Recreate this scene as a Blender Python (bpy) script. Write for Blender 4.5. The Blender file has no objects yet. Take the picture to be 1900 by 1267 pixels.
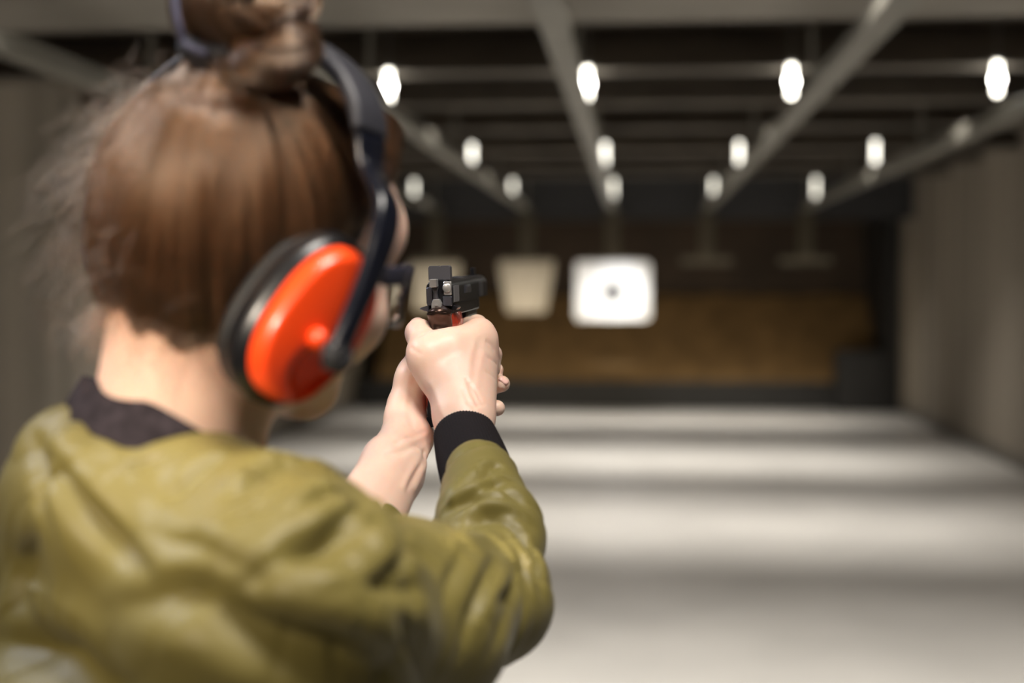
import bpy, math, random
import numpy as np
from mathutils import Vector, Matrix

# ------------------------------------------------------------------ camera, world, lights, exposure
SC = bpy.context.scene
COL = SC.collection
CAM_H = 1.5
YAW = math.atan(230/2639.0)
PITCH = math.atan(106/2639.0)
cam_data = bpy.data.cameras.new('camera')
cam_data.lens = 50; cam_data.sensor_width = 36; cam_data.sensor_fit = 'HORIZONTAL'
cam_data.clip_start = 0.05; cam_data.clip_end = 100
cam_data.dof.use_dof = True
cam_data.dof.focus_distance = 1.255
cam_data.dof.aperture_fstop = 2.7
cam = bpy.data.objects.new('camera', cam_data); COL.objects.link(cam)
cam.location = (0, 0, CAM_H)
cam.rotation_euler = (math.pi/2 - PITCH, 0, YAW)
SC.camera = cam
SC.view_settings.view_transform = 'Standard'
SC.view_settings.look = 'None'
SC.view_settings.gamma = 1
SC.view_settings.use_curve_mapping = False
SC.view_settings.exposure = 0.0

w = bpy.data.worlds.new('world'); SC.world = w; w.use_nodes = True
w.node_tree.nodes['Background'].inputs[0].default_value = (0.75, 0.8, 1.0, 1)
w.node_tree.nodes['Background'].inputs[1].default_value = 0.03

def area(name, loc, target, size, power, color=(1, 1, 1), spread=180, sy=None):
    l = bpy.data.lights.new(name, 'AREA'); l.energy = power; l.color = color
    l.shape = 'RECTANGLE'; l.size = size; l.size_y = sy or size; l.spread = math.radians(spread)
    o = bpy.data.objects.new(name, l); COL.objects.link(o); o.location = loc
    o.rotation_euler = (Vector(target) - Vector(loc)).to_track_quat('-Z', 'Y').to_euler()
    return o
def spot(name, loc, target, power, angle, blend=0.6, color=(1, 1, 1), r=0.05):
    l = bpy.data.lights.new(name, 'SPOT'); l.energy = power; l.color = color
    l.spot_size = math.radians(angle); l.spot_blend = blend; l.shadow_soft_size = r
    o = bpy.data.objects.new(name, l); COL.objects.link(o); o.location = loc
    o.rotation_euler = (Vector(target) - Vector(loc)).to_track_quat('-Z', 'Y').to_euler()
    return o

WARM = (1.0, 0.95, 0.87)
# ceiling panels over the firing point, with an added rear fill and neck spot
area('booth_lamp_key', (0.15, 0.50, 2.72), (-0.10, 0.98, 1.4), 0.55, 31, (1, .94, .86), sy=0.4)
area('booth_lamp_cool', (-1.5, 1.3, 2.75), (-0.2, 1.0, 1.4), 0.5, 24, (0.80, 0.86, 1.0), sy=0.9)
area('rear_fill', (0.5, -1.3, 2.6), (-0.1, 0.9, 1.4), 0.5, 4, (1, .95, .9), sy=0.3)  # added weak fill on the figure's back, not a fixture of the hall
spot('neck_fill', (-0.85, -0.5, 2.2), (-0.22, 0.84, 1.43), 230, 15, 1.0, (1, .86, .70), 0.12)  # added spot that brightens the neck, no such fixture in the booth
area('booth_lamp_over', (0.05, 1.35, 2.95), (-0.1, 1.1, 1.4), 0.5, 9, (1, .96, .9))
# range lamps: rows across the hall between the ceiling baffles, aimed down range
for i, (yy, pw, sp_) in enumerate([(4.45, 158, 100), (8.2, 70, 80), (11.4, 72, 72), (14.9, 48, 72)]):
    area('range_lamp_row', (-0.2, yy, 2.62), (-0.2, yy + 0.9, 0), 5.2, pw, WARM, spread=sp_, sy=0.15)
spot('target_lamp', (-0.25, 12.2, 2.35), (-0.25, 15.9, 1.42), 1900, 12.5, 0.6, (1, 1, 1))
area('berm_fill', (-0.2, 15.0, 0.42), (-0.2, 18.0, 0.9), 5.0, 20, (1, .85, .6), spread=120, sy=0.1)  # added low strip that brightens the berm, not a hall fixture

CR = Matrix.Rotation(YAW, 3, 'Z') @ Matrix.Rotation(math.pi/2 - PITCH, 3, 'X')
FPX = 2638.9
def PV(px, py, d):
    """point of the place seen at photo pixel (px, py), d metres in front of the camera"""
    return Vector((0, 0, CAM_H)) + CR @ Vector(((px-950)/FPX*d, -(py-633.5)/FPX*d, -d))
def PN(px, py, d): return np.array(PV(px, py, d))
CRN = np.array(CR)

# ------------------------------------------------------------------ materials
MATS = {}
def mat(name, col, rough=0.5, metal=0.0, noise=0.0, nscale=20, bump=0.0, bscale=200, spec=0.5, coat=0.0, sheen=0.0, sss=0.0, emit=None, aniso=0, nstretch=None, col2=None):
    if name in MATS: return MATS[name]
    m = bpy.data.materials.new(name); m.use_nodes = True; nt = m.node_tree; b = nt.nodes['Principled BSDF']
    b.inputs['Base Color'].default_value = (*col, 1)
    b.inputs['Roughness'].default_value = rough; b.inputs['Metallic'].default_value = metal
    b.inputs['Specular IOR Level'].default_value = spec
    b.inputs['Coat Weight'].default_value = coat
    b.inputs['Sheen Weight'].default_value = sheen
    if sss:
        b.inputs['Subsurface Weight'].default_value = sss
        b.inputs['Subsurface Radius'].default_value = (1.0, 0.35, 0.2)
        b.inputs['Subsurface Scale'].default_value = 0.006
    tc = nt.nodes.new('ShaderNodeTexCoord'); src = tc.outputs['Object']
    if nstretch:
        mp = nt.nodes.new('ShaderNodeMapping'); mp.inputs['Scale'].default_value = nstretch
        nt.links.new(src, mp.inputs['Vector']); src = mp.outputs['Vector']
    if noise:
        n = nt.nodes.new('ShaderNodeTexNoise'); n.inputs['Scale'].default_value = nscale; n.inputs['Detail'].default_value = 6
        nt.links.new(src, n.inputs['Vector'])
        r = nt.nodes.new('ShaderNodeMix'); r.data_type = 'RGBA'
        c2 = col2 or tuple(c*(1-noise) for c in col)
        r.inputs[6].default_value = (*c2, 1)
        r.inputs[7].default_value = (*(col if col2 else tuple(min(1, c*(1+noise)) for c in col)), 1)
        cr = nt.nodes.new('ShaderNodeMapRange'); cr.inputs[1].default_value = 0.3; cr.inputs[2].default_value = 0.7
        nt.links.new(n.outputs['Fac'], cr.inputs[0]); nt.links.new(cr.outputs[0], r.inputs[0])
        nt.links.new(r.outputs[2], b.inputs['Base Color'])
    if bump:
        n = nt.nodes.new('ShaderNodeTexNoise'); n.inputs['Scale'].default_value = bscale; n.inputs['Detail'].default_value = 4
        nt.links.new(src, n.inputs['Vector'])
        bp = nt.nodes.new('ShaderNodeBump'); bp.inputs['Strength'].default_value = bump; bp.inputs['Distance'].default_value = 0.001
        nt.links.new(n.outputs['Fac'], bp.inputs['Height']); nt.links.new(bp.outputs[0], b.inputs['Normal'])
    if emit:
        b.inputs['Emission Color'].default_value = (*emit[0], 1); b.inputs['Emission Strength'].default_value = emit[1]
    MATS[name] = m
    return m

# ------------------------------------------------------------------ mesh helpers
IN_PLACE = set()      # Empties whose parts are modelled in place, in hall coordinates
def set_parent(o, parent):
    o.parent = parent
    if parent.name in IN_PLACE: o.matrix_parent_inverse = Matrix.Translation(-Vector(parent.location))
def mesh_obj(name, verts, faces, material, parent=None, smooth=True, mats=None, fm=None):
    me = bpy.data.meshes.new(name)
    me.from_pydata([tuple(map(float, v)) for v in verts], [], [tuple(map(int, f)) for f in faces]); me.update()
    for m in (mats or [material]): me.materials.append(m)
    if smooth: me.polygons.foreach_set('use_smooth', [True]*len(me.polygons))
    if fm is not None: me.polygons.foreach_set('material_index', fm)
    o = bpy.data.objects.new(name, me); COL.objects.link(o)
    if parent: set_parent(o, parent)
    return o
def np_mesh(name, V, Q, material, parent=None):
    me = bpy.data.meshes.new(name)
    me.vertices.add(len(V)); me.vertices.foreach_set('co', V.astype(np.float32).ravel())
    me.loops.add(len(Q)*4); me.loops.foreach_set('vertex_index', Q.astype(np.int32).ravel())
    me.polygons.add(len(Q)); me.polygons.foreach_set('loop_start', np.arange(0, len(Q)*4, 4, dtype=np.int32))
    me.polygons.foreach_set('use_smooth', np.ones(len(Q), dtype=bool))
    me.update(calc_edges=True); me.validate()
    me.materials.append(material)
    o = bpy.data.objects.new(name, me); COL.objects.link(o)
    if parent: set_parent(o, parent)
    return o
class MB:
    def __init__(s): s.v = []; s.f = []
    def add(s, V, F):
        n = len(s.v); s.v += [tuple(v) for v in V]; s.f += [tuple(i+n for i in f) for f in F]; return s
    def box(s, x0, x1, y0, y1, z0, z1, b=0.0):
        if b <= 0:
            V = [(x, y, z) for x in (x0, x1) for y in (y0, y1) for z in (z0, z1)]
            F = [(0,1,3,2),(4,6,7,5),(0,4,5,1),(2,3,7,6),(0,2,6,4),(1,5,7,3)]
            return s.add(V, F)
        return s.prism([(x0+b,z0),(x1-b,z0),(x1,z0+b),(x1,z1-b),(x1-b,z1),(x0+b,z1),(x0,z1-b),(x0,z0+b)], y0, y1, 'xz', b)
    def prism(s, prof, a0, a1, plane='yz', bev=0.0):
        """extrude profile in plane ('yz' along x, 'xz' along y, 'xy' along z) with a small bevel at both ends"""
        c = np.mean(prof, axis=0); n = len(prof); rings = []
        def mk(p, a):
            return {'yz': (a, p[0], p[1]), 'xz': (p[0], a, p[1]), 'xy': (p[0], p[1], a)}[plane]
        def shr(p):
            q = np.array(p)-c; L = np.linalg.norm(q)+1e-9; return c + q*max(0, 1-bev/L)
        levels = [(a0, 1), (a0+bev, 0), (a1-bev, 0), (a1, 1)] if bev > 0 else [(a0, 0), (a1, 0)]
        V = [mk(shr(p) if e else p, a) for a, e in levels for p in prof]
        F = []
        for k in range(len(levels)-1):
            for i in range(n):
                j = (i+1) % n; F.append((k*n+i, k*n+j, (k+1)*n+j, (k+1)*n+i))
        F.append(tuple(reversed(range(n)))); F.append(tuple((len(levels)-1)*n+i for i in range(n)))
        return s.add(V, F)
    def tube(s, pts, rad, n=12, cap=True):
        pts = [Vector(p) for p in pts]; V = []; F = []
        rad = rad if hasattr(rad, '__len__') else [rad]*len(pts)
        up = None
        for i, p in enumerate(pts):
            t = (pts[min(i+1, len(pts)-1)] - pts[max(i-1, 0)]).normalized()
            if up is None:
                up = t.orthogonal().normalized()
            up = (up - t*up.dot(t)).normalized(); sd = t.cross(up)
            for k in range(n):
                a = 2*math.pi*k/n; V.append(p + (up*math.cos(a)+sd*math.sin(a))*rad[i])
        for i in range(len(pts)-1):
            for k in range(n):
                F.append((i*n+k, i*n+(k+1) % n, (i+1)*n+(k+1) % n, (i+1)*n+k))
        if cap: F.append(tuple(reversed(range(n)))); F.append(tuple((len(pts)-1)*n+k for k in range(n)))
        return s.add(V, F)
    def lathe(s, c, axis, prof, n=24):
        """prof: list of (t along axis, radius)"""
        a = Vector(axis).normalized(); u = a.orthogonal().normalized(); w_ = a.cross(u); c = Vector(c); V = []; F = []
        for t, r in prof:
            for k in range(n):
                th = 2*math.pi*k/n; V.append(c + a*t + (u*math.cos(th)+w_*math.sin(th))*max(r, 1e-5))
        for i in range(len(prof)-1):
            for k in range(n):
                F.append((i*n+k, i*n+(k+1) % n, (i+1)*n+(k+1) % n, (i+1)*n+k))
        F.append(tuple(reversed(range(n)))); F.append(tuple((len(prof)-1)*n+k for k in range(n)))
        return s.add(V, F)
    def sweep(s, pts, normals, widths, thicks, closed=False, rnd=0.35):
        """strip with rounded-rectangle section; normals point away from what it lies on"""
        pts = [Vector(p) for p in pts]; N = len(pts); sec = []
        for cx, cy in ((1,1),(-1,1),(-1,-1),(1,-1)):
            for k in range(4):
                a = math.radians({(1,1):0,(-1,1):90,(-1,-1):180,(1,-1):270}[(cx,cy)] + k*30)
                sec.append((cx, cy, math.cos(a), math.sin(a)))
        m = len(sec); V = []; F = []
        for i, p in enumerate(pts):
            if closed: t = (pts[(i+1) % N]-pts[i-1]).normalized()
            else: t = (pts[min(i+1, N-1)]-pts[max(i-1, 0)]).normalized()
            nn = Vector(normals[i]); nn = (nn - t*nn.dot(t)).normalized(); sd = t.cross(nn)
            W, T = widths[i]/2, thicks[i]/2; r = min(W, T)*2*rnd
            for cx, cy, ca, sa in sec:
                V.append(p + sd*(cx*(W-r)+ca*r) + nn*(cy*(T-r)+sa*r))
        for i in range(N if closed else N-1):
            j = (i+1) % N
            for k in range(m): F.append((i*m+k, i*m+(k+1) % m, j*m+(k+1) % m, j*m+k))
        if not closed: F.append(tuple(reversed(range(m)))); F.append(tuple((N-1)*m+k for k in range(m)))
        return s.add(V, F)
    def build(s, name, material, parent=None, smooth=False):
        o = mesh_obj(name, s.v, s.f, material, parent, smooth)
        if not smooth: pass
        return o
def auto_smooth(o, ang=35):
    me = o.data
    import bmesh
    bm = bmesh.new(); bm.from_mesh(me); bmesh.ops.recalc_face_normals(bm, faces=bm.faces)
    for f in bm.faces: f.smooth = True
    for e in bm.edges:
        e.smooth = not (len(e.link_faces) == 2 and e.calc_face_angle(0) > math.radians(ang))
    bm.to_mesh(me); bm.free(); return o
def tag(o, label=None, cat=None, group=None, kind=None):
    for k, v in (('label', label), ('category', cat), ('group', group), ('kind', kind)):
        if v: o[k] = v
    return o
def empty(name, loc, rot=None):
    o = bpy.data.objects.new(name, None); COL.objects.link(o); o.location = loc; o.empty_display_size = 0.05
    if rot is not None: o.rotation_euler = rot
    return o
def spline(ctrl, n, closed=False):
    """Catmull-Rom through ctrl (any dimension)"""
    c = np.array(ctrl, float); N = len(c); out = []
    segs = N if closed else N-1
    for k in range(n):
        t = k/(n if closed else n-1)*segs; i = min(int(t), segs-1); u = t-i
        g = (lambda j: c[j % N]) if closed else (lambda j: c[max(0, min(N-1, j))] if 0 <= j < N else (2*c[0]-c[1] if j < 0 else 2*c[-1]-c[-2]))
        a, b, d, e = g(i-1), g(i), g(i+1), g(i+2)
        out.append(0.5*((2*b)+(-a+d)*u+(2*a-5*b+4*d-e)*u*u+(-a+3*b-3*d+e)*u**3))
    return np.array(out)

# ------------------------------------------------------------------ signed distance fields and their surfaces
def smin(a, b, k):
    if k <= 0: return np.minimum(a, b)
    h = np.maximum(k-np.abs(a-b), 0)/k
    return np.minimum(a, b)-h*h*k*0.25
def smax(a, b, k): return -smin(-a, -b, k)
def capf(a, b, ra, rb):
    a = np.array(a, np.float32); b = np.array(b, np.float32); ba = b-a; L = float(ba@ba)+1e-12
    def f(P):
        pa = P-a; t = np.clip(pa@ba/L, 0, 1)
        return np.sqrt(((pa-t[:, None]*ba)**2).sum(1)) - (ra+(rb-ra)*t)
    return f
def ellf(c, ax, r):
    c = np.array(c, np.float32); A = np.array(ax, np.float32); r = np.array(r, np.float32)
    def f(P):
        q = (P-c)@A.T; k0 = np.sqrt(((q/r)**2).sum(1)); k1 = np.sqrt(((q/(r*r))**2).sum(1))+1e-9
        return np.where(k0 < 0.3, (k0-1)*r.min(), k0*(k0-1)/k1)
    return f
def flatcap(a, b, wa, wb, side, flat):
    """tapered capsule squashed along the direction 'side' by factor flat (<1 thinner)"""
    a = np.array(a, np.float32); b = np.array(b, np.float32); s = np.array(side, np.float32)
    ba = b-a; ba /= np.linalg.norm(ba); s = s-ba*(s@ba); s /= np.linalg.norm(s)
    ba = (b-a); L = float(ba@ba)
    def f(P):
        pa = P-a; t = np.clip(pa@ba/L, 0, 1); q = pa-t[:, None]*ba
        qs = q@s; q = q + (qs*(1/flat-1))[:, None]*s
        d = np.sqrt((q**2).sum(1)); r = wa+(wb-wa)*t
        return (d-r)*np.where(d > 1e-6, flat+(1-flat)*(1-np.minimum(1, np.abs(qs/flat)/np.maximum(d, 1e-6))), 1)
    return f
def union(fs, k):
    def f(P):
        d = fs[0](P)
        for g in fs[1:]: d = smin(d, g(P), k)
        return d
    return f
def chain(pts, rs, k=0.004):
    return union([capf(pts[i], pts[i+1], rs[i], rs[i+1]) for i in range(len(pts)-1)], k)
def polydist(pts):
    pts = [np.array(p, np.float32) for p in pts]
    def f(P):
        d = None
        for a, b in zip(pts[:-1], pts[1:]):
            ba = b-a; t = np.clip((P-a)@ba/float(ba@ba+1e-12), 0, 1)
            e = ((P-a-t[:, None]*ba)**2).sum(1); d = e if d is None else np.minimum(d, e)
        return np.sqrt(d)
    return f
def on_surf(f, px, py, d0, far):
    """the point of the surface f = 0 seen at photo pixel (px, py)"""
    o = np.array([0, 0, CAM_H]); r = PN(px, py, 1.0)-o; r /= np.linalg.norm(r); t = d0
    for _ in range(80):
        q = float(f((o+r*t)[None, :].astype(np.float32))[0]); t += q*0.8
        if q < 0.0004 or t > far: break
    return (o+r*t) if t < far else None
def traced(f, pts, d0, far=1.5): return [v for v in (on_surf(f, x, y, d0, far) for x, y in pts) if v is not None]
def traced_cloth(f, pts, d0, n):
    """trace a densified line; where it jumps from one layer of cloth to another keep the longest run"""
    q = spline(pts, n); v = [on_surf(f, x, y, d0, 1.5) for x, y in q]; runs = [[]]
    for p in v:
        if p is None or (runs[-1] and np.linalg.norm(p-runs[-1][-1]) > 0.05): runs.append([])
        if p is not None: runs[-1].append(p)
    r = max(runs, key=len)
    return r if len(r) >= 3 else None
def foldline(pts, a, w1, w2):
    """a pleat along a line on the cloth: a crisp groove below the line, a soft ridge above it"""
    pts = [np.array(p, np.float64) for p in pts]; n = len(pts)-1; S = []
    for p, q in zip(pts[:-1], pts[1:]):
        v = (p+q)/2-np.array([0, 0, CAM_H]); v /= np.linalg.norm(v); s_ = np.cross(q-p, v); s_ /= np.linalg.norm(s_)
        S.append(s_ if s_[2] > 0 else -s_)
    lo = np.min(pts, axis=0)-4*w2-0.01; hi = np.max(pts, axis=0)+4*w2+0.01
    def f(P, Nv):
        out = np.zeros(len(P)); m = ((P > lo) & (P < hi)).all(1)
        if m.any(): out[m] = g_(P[m], Nv[m])
        return out
    def g_(P, Nv):
        best = np.full(len(P), 9.0); qt2 = np.zeros(len(P)); sd = np.zeros(len(P)); tt = np.zeros(len(P))
        for i, (p, q) in enumerate(zip(pts[:-1], pts[1:])):
            ba = q-p; t = np.clip((P-p)@ba/float(ba@ba), 0, 1); r = P-p-t[:, None]*ba; d2 = (r**2).sum(1); m = d2 < best
            best[m] = d2[m]; qt2[m] = (d2-(r*Nv).sum(1)**2)[m]; sd[m] = (r@S[i])[m]; tt[m] = ((i+t)/n)[m]
        over = np.maximum(qt2-sd**2, 0)+np.maximum(best-0.03**2, 0)
        taper = np.sin(np.pi*np.clip(0.06+0.88*tt, 0, 1))**0.6*np.exp(-over/(w2*w2))
        g = np.where(sd < 0, np.exp(-(sd/(w1*1.6))**2), np.exp(-(sd/w1)**2))
        u = np.clip(sd, 0, None)/w2; l_ = np.clip(-sd, 0, None)/(w2*1.6)
        return a*taper*(g-0.75*u*np.exp(1-u)-0.25*l_*np.exp(1-l_))
    return f
def surf(f, lo, hi, h, N=20, margin=1.6):
    """surface-nets mesh of f = 0 inside the box, evaluated block by block"""
    lo = np.array(lo, float); hi = np.array(hi, float); nb = np.ceil((hi-lo)/(h*N)).astype(int)
    B = np.array(np.meshgrid(*[np.arange(n) for n in nb], indexing='ij')).reshape(3, -1).T
    cen = lo+(B*N+N/2)*h
    fc = f(cen.astype(np.float32)); keep = np.abs(fc) < N*h*0.87*margin
    KS, VS, QS = [], [], []
    S = 1 << 20
    g = np.arange(-1, N+1)
    GX = np.array(np.meshgrid(g, g, g, indexing='ij')).reshape(3, -1).T
    cells = np.array(np.meshgrid(*[np.arange(N+1)]*3, indexing='ij'))
    corners = [(i, j, k) for i in (0, 1) for j in (0, 1) for k in (0, 1)]
    edges = [(a, b) for a in range(8) for b in range(a+1, 8) if sum(abs(corners[a][q]-corners[b][q]) for q in range(3)) == 1]
    key = lambda I: ((I[..., 0]+8)*4096+(I[..., 1]+8))*4096+(I[..., 2]+8)
    for b in B[keep]:
        o = b*N
        D = f((lo+(GX+o)*h).astype(np.float32)).reshape(N+2, N+2, N+2)
        s = D < 0
        if s.all() or not s.any(): continue
        M = N+1
        cs = [s[i:i+M, j:j+M, k:k+M] for i, j, k in corners]; cnt = sum(c.astype(np.int8) for c in cs)
        act = (cnt > 0) & (cnt < 8)
        if not act.any(): continue
        idx = np.argwhere(act); dv = [D[i:i+M, j:j+M, k:k+M][act] for i, j, k in corners]
        acc = np.zeros((len(idx), 3)); num = np.zeros(len(idx))
        for a, c in edges:
            da, dc = dv[a], dv[c]; m = (da < 0) != (dc < 0)
            t = np.where(m, da/np.where(m, da-dc, 1), 0)[:, None]
            pa, pc = np.array(corners[a]), np.array(corners[c])
            acc += np.where(m[:, None], pa+(pc-pa)*t, 0); num += m
        gi = idx-1+o
        VS.append(lo+(gi+acc/num[:, None])*h); KS.append(key(gi))
        for ax in range(3):
            e = np.eye(3, dtype=int)[ax]; u, v = [np.eye(3, dtype=int)[q] for q in range(3) if q != ax]
            a_ = s[1:N+1, 1:N+1, 1:N+1]; b_ = s[1+e[0]:N+1+e[0], 1+e[1]:N+1+e[1], 1+e[2]:N+1+e[2]]
            p = np.argwhere(a_ != b_)
            if not len(p): continue
            ins = a_[tuple(p.T)]; c = p+o
            q = np.stack([key(c), key(c-u), key(c-u-v), key(c-v)], 1)
            flip = ins if ax != 1 else ~ins
            q[~flip] = q[~flip][:, ::-1]
            QS.append(q)
    K = np.concatenate(KS); V = np.concatenate(VS); Q = np.concatenate(QS)
    uk, first = np.unique(K, return_index=True)
    return V[first], np.searchsorted(uk, Q)
def join(parts):
    V, Q, n = [], [], 0
    for v, q in parts: V.append(v); Q.append(q+n); n += len(v)
    return np.concatenate(V), np.concatenate(Q)
def vnormals(V, Q):
    n = np.cross(V[Q[:, 2]]-V[Q[:, 0]], V[Q[:, 3]]-V[Q[:, 1]]); N = np.zeros_like(V)
    for k in range(4):
        for c in range(3): N[:, c] += np.bincount(Q[:, k], n[:, c], len(V))
    return N/np.maximum(np.linalg.norm(N, axis=1), 1e-12)[:, None]
def largest(V, Q):
    n = len(V); lab = np.arange(n); E = np.concatenate([Q[:, [0, 1]], Q[:, [1, 2]], Q[:, [2, 3]]])
    for _ in range(400):
        old = lab.copy(); m = np.minimum(lab[E[:, 0]], lab[E[:, 1]])
        np.minimum.at(lab, E[:, 0], m); np.minimum.at(lab, E[:, 1], m)
        lab = lab[lab]
        if (lab == old).all(): break
    k = np.bincount(lab).argmax(); keep = lab == k; rm = np.cumsum(keep)-1
    return V[keep], rm[Q[keep[Q[:, 0]]]]
def relax(V, Q, it=2, w_=0.5):
    E = np.concatenate([Q[:, [0, 1]], Q[:, [1, 2]], Q[:, [2, 3]], Q[:, [3, 0]]]); n = len(V)
    deg = np.bincount(E[:, 0], minlength=n)+np.bincount(E[:, 1], minlength=n)
    def lap(X):
        s = np.zeros_like(X)
        for c in range(3):
            s[:, c] = np.bincount(E[:, 0], X[E[:, 1], c], n)+np.bincount(E[:, 1], X[E[:, 0], c], n)
        return s/np.maximum(deg, 1)[:, None]-X
    for _ in range(it): V = V+w_*lap(V); V = V-w_*1.04*lap(V)
    return V
_rs = np.random.RandomState(5); _T = _rs.rand(64, 64, 64).astype(np.float32)
def vnoise(P):
    i = np.floor(P).astype(int); u = P-i; u = u*u*(3-2*u); o = 0
    for a in (0, 1):
        for b in (0, 1):
            for c in (0, 1):
                wgt = (u[:, 0] if a else 1-u[:, 0])*(u[:, 1] if b else 1-u[:, 1])*(u[:, 2] if c else 1-u[:, 2])
                o = o+wgt*_T[(i[:, 0]+a) & 63, (i[:, 1]+b) & 63, (i[:, 2]+c) & 63]
    return o*2-1
# ------------------------------------------------------------------ the hall
K = CAM_H/1.6
XR, XL, YB, ZC = 3.12, -3.5, 17.2, 2.86
m_floor = mat('floor_concrete', (0.50, 0.482, 0.455), 0.42, noise=0.10, nscale=1.3, bump=0.15, bscale=30)
m_wall = mat('wall_panel', (0.30, 0.262, 0.215), 0.75, noise=0.3, nscale=0.9, nstretch=(1, 2.4, 0.05))  # panel striping, strengthened to paint in the lamps' light and dark columns
m_ceil = mat('ceiling_paint', (0.18, 0.15, 0.12), 0.8, noise=0.2, nscale=2)
m_baf = mat('baffle_board', (0.145, 0.127, 0.105), 0.8, noise=0.2, nscale=3)
m_black = mat('black_rubber', (0.010, 0.010, 0.011), 0.7, noise=0.3, nscale=5)
m_trapw = mat('backstop_wall', (0.035, 0.022, 0.014), 0.8, noise=0.3, nscale=2)
m_berm = mat('rubber_granule', (0.22, 0.135, 0.055), 0.9, noise=0.22, nscale=4, bump=0.6, bscale=40)
m_rail = mat('galvanised_rail', (0.25, 0.237, 0.205), 0.5, metal=0.3, noise=0.1, nscale=4)

def struct(name, mb, m): return tag(mb.build(name, m), kind='structure')
struct('floor', MB().box(XL-0.3, XR+0.3, -2.5, YB+1.8, -0.2, 0), m_floor)
struct('ceiling', MB().box(XL-0.3, XR+0.3, -2.5, YB+1.8, ZC, ZC+0.2), m_ceil)
b = MB().box(XR, XR+0.2, -2.5, YB+1.6, 0, ZC)
yy = 0.0
while yy < 17.0:                      # upright acoustic boards of the side walls
    b.box(XR-0.03, XR+0.01, yy+0.015, yy+1.185, 0.12, ZC-0.02, 0.006); yy += 1.2
struct('wall_right', b, m_wall)
b = MB().box(XL-0.2, XL, -2.5, YB+1.6, 0, ZC); yy = 0.0
while yy < 17.0:
    b.box(XL-0.01, XL+0.03, yy+0.015, yy+1.185, 0.12, ZC-0.02, 0.006); yy += 1.2
struct('wall_left', b, m_wall)
struct('baseboard_right', MB().box(XR-0.035, XR+0.01, -2.4, 17.0, 0, 0.12, 0.004), mat('skirting_paint', (0.16, 0.145, 0.125), 0.6))
struct('baseboard_left', MB().box(XL-0.01, XL+0.035, -2.4, 17.0, 0, 0.12, 0.004), mat('skirting_paint', (0, 0, 0)))
struct('wall_back', MB().box(XL-0.3, XR+0.3, YB+1.4, YB+1.6, 0, ZC), m_trapw)
struct('wall_rear', MB().box(XL-0.3, XR+0.3, -2.6, -2.5, 0, ZC), m_wall)
# sloping berm of tan granules behind a low black kerb wall
bm_ = MB(); n = 60; mrow = 14; V = []; F = []
rr = random.Random(3)
for j in range(mrow):
    for i in range(n):
        t = j/(mrow-1); x = XL+0.3+(XR-XL-0.45)*i/(n-1)
        V.append((x, YB+0.12+1.2*t, 0.30+1.05*t+0.03*rr.random()*(0 < j)))
for j in range(mrow-1):
    for i in range(n-1): F.append((j*n+i, j*n+i+1, (j+1)*n+i+1, (j+1)*n+i))
bm_.add(V, F)
tag(bm_.build('granule_berm', m_berm, smooth=True), 'tan slope of loose rubber granules behind the low black wall at the far end', 'bullet trap', kind='stuff')
struct('trim_1', MB().box(XL+0.1, XR-0.28, YB, YB+0.14, 0, 0.33, 0.01), m_black)
bx = MB().box(XR-0.77, XR-0.2, YB-0.25, YB-0.02, 0, 0.70, 0.012)
bx.box(XR-0.79, XR-0.18, YB-0.27, YB-0.0, 0.70, 0.725, 0.006)
tag(auto_smooth(bx.build('rubber_block', m_black)), 'black box-shaped block on the floor at the right end of the black kerb', 'block')
# ceiling baffles and the lintel over the backstop
for k, yb in enumerate([7.35, 8.7, 10.1, 11.8, 13.1, 14.4]):
    b = MB().prism([(yb, 2.60), (yb+0.06, 2.58), (yb+0.42, ZC+0.0), (yb+0.30, ZC+0.0)], XL+0.001, XR-0.031, 'yz')
    struct('trim_%d' % (k+2), b, m_baf)
struct('trim_8', MB().box(XL+0.031, XR-0.031, 3.2, 6.15, 2.62, ZC, 0.01), mat('beam_paint', (0.30, 0.275, 0.24), 0.8, noise=0.1, nscale=2))
struct('trim_9', MB().box(XL+0.031, XR-0.031, 16.25, 16.5, 2.24, ZC, 0.01), mat('lintel_steel', (0.042, 0.043, 0.048), 0.6))
# right end return wall beside the backstop
struct('trim_10', MB().box(XR-0.2, XR-0.031, YB-0.2, YB+1.4, 0, ZC, 0.01), m_black)

# target rails: slope across the picture -> place across the hall
HR = 0.925*K
rail_x = [-2.42, -1.41*HR, -0.304*HR, 0.90*HR, 2.15*HR]
rail_x[0] = -2.60*HR
yr_end = 16.1
lane_words = ['leftmost, running past the left of the bun', 'second from the left, passing behind her forehead', 'third, ending above the lit white target', 'fourth from the left, ending above the first empty hanger', 'rightmost, running along by the right wall']
for i, x in enumerate(rail_x):
    z = CAM_H+HR
    e = tag(empty('target_rail', (x, 2.0, z)), 'grey steel overhead target rail, ' + lane_words[i], 'rail', 'overhead target rails')
    r = MB().box(-0.028, 0.028, 0, yr_end-2.02, -0.035, 0.035, 0.006)
    r.box(-0.05, 0.05, 0, yr_end-2.02, -0.045, -0.033, 0.003)
    auto_smooth(r.build('track', m_rail, e))
    for yy in np.arange(1.4, 14.0, 3.1):
        h = MB().box(-0.012, 0.012, yy-0.012, yy+0.012, 0.03, ZC-z-0.001)
        h.build('hanger_rod', m_rail, e)
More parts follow.
